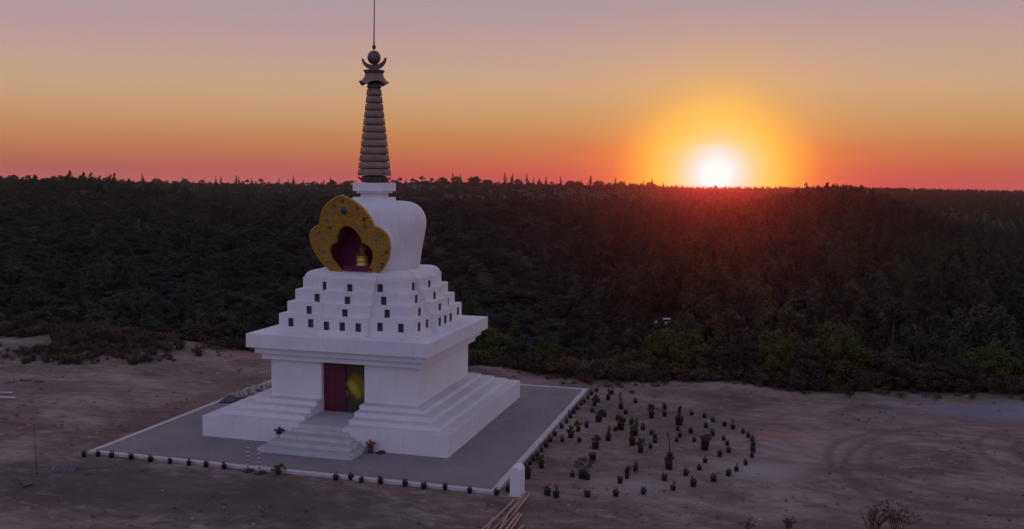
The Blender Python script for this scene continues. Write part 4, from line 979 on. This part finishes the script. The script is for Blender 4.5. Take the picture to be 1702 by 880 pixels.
# flowers by the stairs
FLP = simple('purple_flower', (0.06, 0.02, 0.05), (0.10, 0.04, 0.08), 30, 0.7); FLR = simple('red_flower', (0.30, 0.03, 0.035), (0.45, 0.06, 0.06), 30, 0.7)
def flowers(x, y, z, lab, fm, potm, s):
    t = thing('flower_pot', lab, 'flower pot', (x, y, z), 0.4)
    bm = bmesh.new(); lathe(bm, [(0.01, 0), (.07, 0), (.10, .16), (.11, .17), (.11, .2), (.09, .2), (.01, .18)], 18, cap=False); obj('pot', bm, potm, t)
    r = random.Random(3); bm = bmesh.new()
    for k in range(26):
        a = r.uniform(0, 6.28); q = .17*math.sqrt(r.random()); sphere(bm, (q*math.cos(a), q*math.sin(a), .27+.16*r.random()), r.uniform(.025, .045), 6, .7)
    obj('blossoms', bm, fm, t)
    v, f = leaf_cloud([(0, 0, .27)], [.16], 120, .06, .7, .3, 4, .3); o = bpy.data.objects.new('leaves', mesh_np('leaves', [(v, f, LEAF_SEED)])); col.objects.link(o); o.parent = t
    t.scale = (s, s, s)
flowers(-1.78, -5.66, 0.172, 'pot of dark purple flowers on the left end of the lowest step', FLP, simple('white_pot', (.6, .58, .56), (.7, .68, .66)), 1.15)
flowers(2.30, -5.72, -0.012, 'pot of red flowers on the paving right of the stairs', FLR, simple('brown_pot', (.16, .06, .05), (.2, .08, .06)), 1.15)
bm = bmesh.new()
for dx in (-.11, .08):
    m = Matrix.Translation((dx, 0, .04)) @ Matrix.Rotation(.2*dx, 4, 'Z') @ Matrix.Diagonal((.065, .15, .05, 1)); bmesh.ops.create_uvsphere(bm, u_segments=14, v_segments=8, radius=1, matrix=m)
    bm_box(bm, dx-.055, dx+.055, -.13, .13, -.01, .012, bev=.004)
tag(obj('pair_of_shoes', bm, POTM, loc=(2.72, -5.64, -0.005), rot=(0, 0, 1.3)), 'dark shoes on the paving against the plinth, right of the red flowers', 'shoes')

# rubble heap on the left part of the paving
rr = random.Random(12); RB = simple('pale_rubble', (0.33, 0.27, 0.245), (0.56, 0.48, 0.44), 6, .9); DKT = simple('dark_tarpaulin', (0.03, 0.03, 0.04), (0.08, 0.08, 0.10), 9, .5)
bm = bmesh.new()
for k in range(190):
    u = rr.uniform(0, 1); x = -7.85+rr.gauss(0, .33); y = 0.9+3.1*u; zz = .32*math.exp(-((x+7.85)/.4)**2)*rr.random()*(1-.3*u); zz *= .7; s = rr.uniform(.04, .12)
    m = Matrix.Translation((x, y, zz+.02)) @ Matrix.Rotation(rr.uniform(0, 3), 4, Vector((rr.random(), rr.random(), rr.random()+.1)).normalized()) @ Matrix.Diagonal((s, s*rr.uniform(.6, 1.2), s*.6, 1))
    g_ = bmesh.ops.create_icosphere(bm, subdivisions=1, radius=1, matrix=m)
    for v in g_['verts']: v.co += Vector((rr.uniform(-.02, .02), rr.uniform(-.02, .02), rr.uniform(-.02, .02)))
tag(obj('rubble_heap', bm, RB), 'low heap of pale broken stones on the left kerb of the paving', 'rubble', kind='stuff')
bm = bmesh.new(); n = 16; gr = [[None]*n for _ in range(n)]
for i in range(n):
    for j in range(n):
        u, v = i/(n-1)-.5, j/(n-1)-.5; h = .26*math.exp(-((u*u+v*v)*7))+.06*mnoise.noise(Vector((u*6, v*6, 2)))+.02
        gr[i][j] = bm.verts.new((u*.7, v*1.0, max(h, .0)))
for i in range(n-1):
    for j in range(n-1): bm.faces.new((gr[i][j], gr[i+1][j], gr[i+1][j+1], gr[i][j+1]))
o = obj('tarpaulin', bm, DKT, loc=(-7.95, .42, -.005), rot=(0, 0, .2)); o.modifiers.new('s', 'SOLIDIFY').thickness = .01; tag(o, 'crumpled dark tarpaulin at the near end of the rubble heap', 'tarpaulin')

# metal frame at the lower left
GM = simple('galvanised_tube', (0.16, 0.15, 0.15), (0.26, 0.25, 0.25), 6, .6, .1); DT = simple('dark_tube', (0.04, 0.035, 0.035), (0.07, 0.06, 0.06), 6, .5)
q = at(62, 793); e1 = (at(0, 787)-q); e1.z = 0; e1.normalize(); e2 = (at(0, 820)-q); e2.z = 0; e2.normalize()
t = thing('metal_frame', 'thin metal tube frame standing on bare ground at the lower left edge', 'frame', (q.x, q.y, -0.1)); hh = 2.0; Ld = 3.2
cor = [Vector((0, 0, 0)), e1*Ld, e1*Ld+e2*Ld, e2*Ld]
for k in range(4):
    a, b = cor[k], cor[(k+1) % 4]; up = Vector((0, 0, hh)); upb = up
    bm = bmesh.new(); tube(bm, [a, a+up+Vector((-.06, 0, 0))], .012, 8); obj('post', bm, DT, t)
    bm = bmesh.new(); tube(bm, [a+up, b+up], .015, 8); obj('top_rail', bm, GM if k in (3,) or k == 0 else DT, t)
    bm = bmesh.new(); tube(bm, [a+Vector((0, 0, .03)), b+Vector((0, 0, .03))], .02, 8); obj('ground_rail', bm, DT, t)
# lattice crate
t0 = at(107, 784); bm = bmesh.new()
for k in range(6):
    x = -.36+.144*k; bm_box(bm, x-.018, x+.018, -.28, .28, .10, .17)
for k in range(5):
    y = -.26+.13*k; bm_box(bm, -.38, .38, y-.016, y+.016, .102, .168)
bm_box(bm, -.40, .40, -.30, -.284, .0, .16); bm_box(bm, -.40, .40, .284, .30, .0, .16); bm_box(bm, -.40, -.382, -.282, .282, .0, .16); bm_box(bm, .382, .40, -.282, .282, .0, .16)
tag(obj('lattice_tray', bm, simple('grey_lattice', (.14, .13, .13), (.20, .19, .19), 6, .8), loc=(t0.x, t0.y, -.1), rot=(0, 0, .5)), 'flat grey lattice tray lying on bare ground left of the paving corner', 'tray')
# leaning stack of tiles
t0 = at(42, 806); t = thing('tile_stack', 'toppled row of grey slabs beside the metal frame at lower left', 'tile stack', (t0.x, t0.y, -.1), .9)
TM_ = simple('grey_green_slab', (.12, .12, .12), (.19, .195, .195), 5, .8)
for k in range(5):
    bm = bmesh.new(); bm_box(bm, -.17, .17, -.022, .022, 0, .26, bev=.006); obj('slab', bm, TM_, t, loc=(rr.uniform(-.05, .05), -.42+.21*k, .0), rot=(.75, 0, rr.uniform(-.2, .2)))
# boards near the left edge
BD = simple('pale_board', (.5, .46, .42), (.66, .62, .58), 4, .8); BDD = simple('dark_flat_stone', (.12, .10, .10), (.2, .17, .16), 4, .9)
for (px, py, ln, wd_, rz, mt, lab) in ((2, 656, 1.1, .12, .35, BD, 'upper one of two pale boards cut by the left edge of the photo'), (0, 664, 1.5, .16, .30, BD, 'lower one of two pale boards cut by the left edge of the photo')):
    q = at(px, py); bm = bmesh.new(); bm_box(bm, -ln/2, ln/2, -wd_/2, wd_/2, 0, .05, bev=.008); tag(obj('board', bm, mt, loc=(q.x, q.y, -.02), rot=(0, .02, rz)), lab, 'board', 'pale boards at the left edge')
for (px, py, s, lab) in ((17, 637, .55, 'leftmost of three flat dark slabs below the left scrub'), (43, 633, .65, 'middle one of three flat dark slabs below the left scrub'), (64, 635.5, .55, 'rightmost of three flat dark slabs below the left scrub')):
    q = at(px, py); bm = bmesh.new(); pts_ = [(s*.5*math.cos(a)*rr.uniform(.85, 1.1), s*.28*math.sin(a)*rr.uniform(.85, 1.1)) for a in [2*PI*k/9 for k in range(9)]]
    extrude_poly(bm, pts_, 0, .07); tag(obj('flat_slab', bm, BDD, loc=(q.x, q.y, -.06), rot=(.05, .03, .3)), lab, 'slab', 'flat slabs below the left scrub')

# foreground weeds at the lower right
def weed(px, py, h, wd_, n, lab, seed, mat=LEAF_DRY):
    q = at(px, py); r = random.Random(seed); parts = []; cs = []; rs = []
    for k in range(n):
        a = r.uniform(0, 6.28); e = Vector((math.cos(a)*wd_*.5*r.random(), math.sin(a)*wd_*.5*r.random(), h*r.uniform(.5, 1))); b = e*.45+Vector((0, 0, h*.08))
        parts.append(tube_np([(e.x*.2, e.y*.2, 0), b, e], [.008, .006, .003], 4)); cs.append(tuple(e)); rs.append(.05)
        for j in range(4):
            u = r.uniform(.4, .9); s = e*u; tw = s+Vector((r.uniform(-.13, .13), r.uniform(-.13, .13), r.uniform(.05, .16))); parts.append(tube_np([s, tw], [.004, .002], 4)); cs.append(tuple(tw)); rs.append(.045)
    tv, tf = merge(parts); lv, lf = leaf_cloud(cs, rs, n*46, .045, 1, .3, seed, .1, .5)
    t = thing('weed', lab, 'weed', (q.x, q.y, float(H(q.x, q.y))), 0, 'dry weeds in the foreground')
    for nm, v, f, m in (('stems', tv, tf, BARK), ('leaves', lv, lf, mat)):
        o = bpy.data.objects.new(nm, mesh_np(nm, [(v, f, m)])); col.objects.link(o); o.parent = t
weed(1448, 889, 1.1, 1.5, 26, 'largest branching dry weed at the bottom edge, left part of the big clump', 1); weed(1490, 891, 1.15, 1.5, 26, 'branching dry weed at the bottom edge, right part of the big clump', 2)
weed(1310, 886, .55, .45, 12, 'small greenish weed at the bottom edge left of the big clump', 3, LEAF_SEED); weed(1246, 889, .55, .4, 7, 'thin sparse weed at the bottom edge, leftmost of the foreground weeds', 4)

# white car and sheds glimpsed among the valley trees
WHP = simple('white_car_paint', (.74, .74, .75), (.8, .8, .8), 2, .3); GLS = simple('car_glass', (.02, .02, .025), (.03, .03, .035), 2, .08); TYR = simple('tyre_rubber', (.02, .02, .02), (.03, .03, .03), 4, .8)
cx_, cy_ = CARP.x, CARP.y; cz_ = float(H(cx_, cy_)); t = thing('parked_car', 'white car parked among the dark valley trees, seen as a pale glint', 'car', (cx_, cy_, cz_+.15), .35)
bm = bmesh.new(); prof = [(-2.1, .35), (-2.1, .75), (-1.9, .88), (-1.3, .93), (-.8, 1.38), (.9, 1.40), (1.55, .98), (2.05, .9), (2.12, .4)]
a = [bm.verts.new((x, -.82, z)) for x, z in prof]; b = [bm.verts.new((x, .82, z)) for x, z in prof]; n = len(prof)
for k in range(n): bm.faces.new((a[k], a[(k+1) % n], b[(k+1) % n], b[k]))
bm.faces.new(a[::-1]); bm.faces.new(b); bmesh.ops.bevel(bm, geom=list(bm.edges), offset=.06, segments=2, affect='EDGES'); obj('body', bm, WHP, t)
for s in (-1, 1):
    bm = bmesh.new(); v = [bm.verts.new((x, s*.835, z)) for x, z in ((-1.15, .95), (-.72, 1.30), (.82, 1.32), (1.3, 1.0))]; bm.faces.new(v); o = obj('side_window', bm, GLS, t); o.modifiers.new('s', 'SOLIDIFY').thickness = .01
bm = bmesh.new(); v = [bm.verts.new(p_) for p_ in ((-1.27, -.7, .97), (-1.27, .7, .97), (-.86, .66, 1.345), (-.86, -.66, 1.345))]; bm.faces.new(v); o = obj('windscreen', bm, GLS, t); o.modifiers.new('s', 'SOLIDIFY').thickness = .02; o.location = (-.02, 0, .012)
for x in (-1.35, 1.3):
    for s in (-1, 1):
        bm = bmesh.new(); bmesh.ops.create_cone(bm, cap_ends=True, segments=20, radius1=.33, radius2=.33, depth=.2, matrix=Matrix.Translation((x, s*.76, .33)) @ Matrix.Rotation(PI/2, 4, 'X')); obj('wheel', bm, TYR, t)

# ------------------------------------------------------------------ haze
bm = bmesh.new(); bm_box(bm, -1500, 1500, -400, 1700, -130, 60)
hz = obj('haze', bm, []); tag(hz, 'thin evening haze filling the valley', 'haze', kind='stuff')
m = bpy.data.materials.new('evening_haze'); m.use_nodes = True; nt = m.node_tree; nt.nodes.clear()
o_ = nt.nodes.new('ShaderNodeOutputMaterial'); pv = nt.nodes.new('ShaderNodeVolumePrincipled'); nt.links.new(pv.outputs[0], o_.inputs['Volume'])
pv.inputs['Color'].default_value = (0.76, 0.84, 1.0, 1); pv.inputs['Density'].default_value = 0.00013; pv.inputs['Anisotropy'].default_value = 0.93
hz.data.materials.append(m)

# ------------------------------------------------------------------ sky and sun
SUN_AZ, SUN_EL = R_(-3.1), R_(0.66)
sd = Vector((math.sin(SUN_AZ)*math.cos(SUN_EL), math.cos(SUN_AZ)*math.cos(SUN_EL), math.sin(SUN_EL)))
wd = bpy.data.worlds.new('World'); sc.world = wd; wd.use_nodes = True; nt = wd.node_tree; nt.nodes.clear()
def s2l(c): return tuple((v/255/12.92 if v/255 <= .04045 else ((v/255+.055)/1.055)**2.4) for v in c)
tc = N(nt, 'ShaderNodeTexCoord').outputs['Generated']
nv = N(nt, 'ShaderNodeVectorMath', operation='NORMALIZE'); L(nt, tc, nv.inputs[0]); D = nv.outputs[0]
sp = N(nt, 'ShaderNodeSeparateXYZ'); L(nt, D, sp.inputs[0])
el = math_(nt, 'MULTIPLY', math_(nt, 'ARCSINE', sp.outputs[2]), 180/PI)
smp = N(nt, 'ShaderNodeMapping'); smp.inputs['Scale'].default_value = (1.6, 1.6, 22); L(nt, D, smp.inputs[0])
el = math_(nt, 'ADD', el, math_(nt, 'MULTIPLY', math_(nt, 'MULTIPLY', math_(nt, 'SUBTRACT', noise_(nt, smp.outputs[0], 1.5, 5, 0.5), 0.5), 1.1), math_(nt, 'MINIMUM', math_(nt, 'MULTIPLY', math_(nt, 'ABSOLUTE', el), 0.4), 1.0)))       # degrees
e01 = math_(nt, 'DIVIDE', math_(nt, 'MAXIMUM', math_(nt, 'MINIMUM', math_(nt, 'MULTIPLY', el, 1.12), math_(nt, 'ADD', el, 1.0)), 0.0), 90.0)
P2 = lambda d: d/90
front_ = ramp(nt, e01, [(P2(0), s2l((192, 104, 110))), (P2(.7), s2l((186, 98, 96))), (P2(1.5), s2l((192, 112, 82))), (P2(2.6), s2l((196, 130, 84))), (P2(4.2), s2l((199, 150, 106))), (P2(5.8), s2l((200, 162, 127))), (P2(7.6), s2l((193, 160, 147))), (P2(9.8), s2l((182, 153, 157))), (P2(12.2), s2l((168, 155, 164))), (P2(20), s2l((172, 158, 180))), (P2(45), (0.21, 0.22, 0.35)), (1.0, (0.17, 0.19, 0.33))]).outputs[0]
back_ = ramp(nt, e01, [(0, (0.23, 0.20, 0.32)), (P2(5), (0.36, 0.32, 0.50)), (P2(15), (0.42, 0.385, 0.61)), (P2(35), (0.28, 0.275, 0.46)), (1.0, (0.17, 0.19, 0.33))]).outputs[0]
hd = N(nt, 'ShaderNodeVectorMath', operation='MULTIPLY'); L(nt, D, hd.inputs[0]); hd.inputs[1].default_value = (1, 1, 0)
hn = N(nt, 'ShaderNodeVectorMath', operation='NORMALIZE'); L(nt, hd.outputs[0], hn.inputs[0])
dt = N(nt, 'ShaderNodeVectorMath', operation='DOT_PRODUCT'); L(nt, hn.outputs[0], dt.inputs[0]); dt.inputs[1].default_value = (math.sin(SUN_AZ), math.cos(SUN_AZ), 0)
azc = math_(nt, 'ARCCOSINE', math_(nt, 'MINIMUM', dt.outputs['Value'], 0.999999)); azd_ = math_(nt, 'MULTIPLY', azc, 180/PI)
mb = N(nt, 'ShaderNodeMapRange', interpolation_type='SMOOTHSTEP'); L(nt, azd_, mb.inputs[0]); mb.inputs[1].default_value = 55; mb.inputs[2].default_value = 150
sky = mixc(nt, mb.outputs[0], front_, back_)
# warm brightening towards the sun
warm = ramp(nt, math_(nt, 'DIVIDE', azd_, 60.0), [(0, 1.0), (0.2, 0.62), (0.45, 0.22), (0.75, 0.0)], 'EASE').outputs[0]
lowe = ramp(nt, math_(nt, 'DIVIDE', el, 16.0), [(0, 1.0), (0.3, 0.8), (0.65, 0.35), (1.0, 0.0)], 'EASE').outputs[0]
wsky = ramp(nt, e01, [(0, s2l((208, 74, 70))), (P2(.8), s2l((210, 88, 58))), (P2(2.2), s2l((206, 116, 62))), (P2(4.2), s2l((206, 152, 92))), (P2(6.5), s2l((208, 168, 122))), (P2(9.5), s2l((198, 163, 142))), (P2(12.6), s2l((172, 146, 152)))]).outputs[0]
sky = mixc(nt, math_(nt, 'MULTIPLY', warm, math_(nt, 'MINIMUM', math_(nt, 'ADD', lowe, 0.15), 1.0)), sky, wsky)
# aureole: elliptical distance from the sun in degrees
de = math_(nt, 'SUBTRACT', el, math.degrees(SUN_EL))
de_s = math_(nt, 'MULTIPLY', de, 1.08)
ang = math_(nt, 'SQRT', math_(nt, 'ADD', math_(nt, 'MULTIPLY', azd_, azd_), math_(nt, 'MULTIPLY', de_s, de_s)))
a20 = math_(nt, 'DIVIDE', ang, 20.0)
am = ramp(nt, a20, [(0, 1.0), (0.13, 0.98), (0.19, 0.86), (0.25, 0.48), (0.31, 0.14), (0.45, 0.0)], 'B_SPLINE').outputs[0]
ac = ramp(nt, a20, [(0, s2l((255, 222, 120))), (0.10, s2l((254, 214, 96))), (0.19, s2l((253, 208, 46))), (0.27, s2l((250, 188, 16))), (0.45, s2l((236, 140, 30)))]).outputs[0]
# higher up the aureole is paler
hi = ramp(nt, math_(nt, 'DIVIDE', el, 8.0), [(0.1, 0.0), (0.65, 0.65), (1.0, 0.75)]).outputs[0]
ac = mixc(nt, hi, ac, s2l((244, 202, 112)))
sky = mixc(nt, am, sky, ac)
aw = ramp(nt, a20, [(0, 1.0), (0.045, 1.0), (0.065, 0.84), (0.088, 0.52), (0.115, 0.20), (0.145, 0.06), (0.19, 0.0)]).outputs[0]
sky = mixc(nt, aw, sky, (0.93, 0.90, 0.93))
core = ramp(nt, a20, [(0, 1.0), (0.028, 0.9), (0.062, 0.0)], 'EASE').outputs[0]
sky = mixc(nt, core, sky, (1.15, 1.12, 1.1))
bg = N(nt, 'ShaderNodeBackground'); L(nt, sky, bg.inputs[0]); bg.inputs[1].default_value = 1.0
wo = N(nt, 'ShaderNodeOutputWorld'); L(nt, bg.outputs[0], wo.inputs[0])
ld = bpy.data.lights.new('sun', 'SUN'); ld.energy = 0.36; ld.angle = R_(0.53); ld.color = (1.0, 0.045, 0.018)
lo_ = bpy.data.objects.new('sun', ld); col.objects.link(lo_); lo_.rotation_euler = sd.to_track_quat('Z', 'Y').to_euler(); lo_.location = (0, 0, 60)

# ------------------------------------------------------------------ render settings
sc.render.engine = 'CYCLES'
vs = sc.view_settings; vs.view_transform = 'Standard'; vs.look = 'None'; vs.exposure = 0; vs.gamma = 1; vs.use_curve_mapping = False
sc.cycles.max_bounces = 6; sc.cycles.diffuse_bounces = 3; sc.cycles.volume_bounces = 0
sc.render.resolution_x = 1024; sc.render.resolution_y = 529
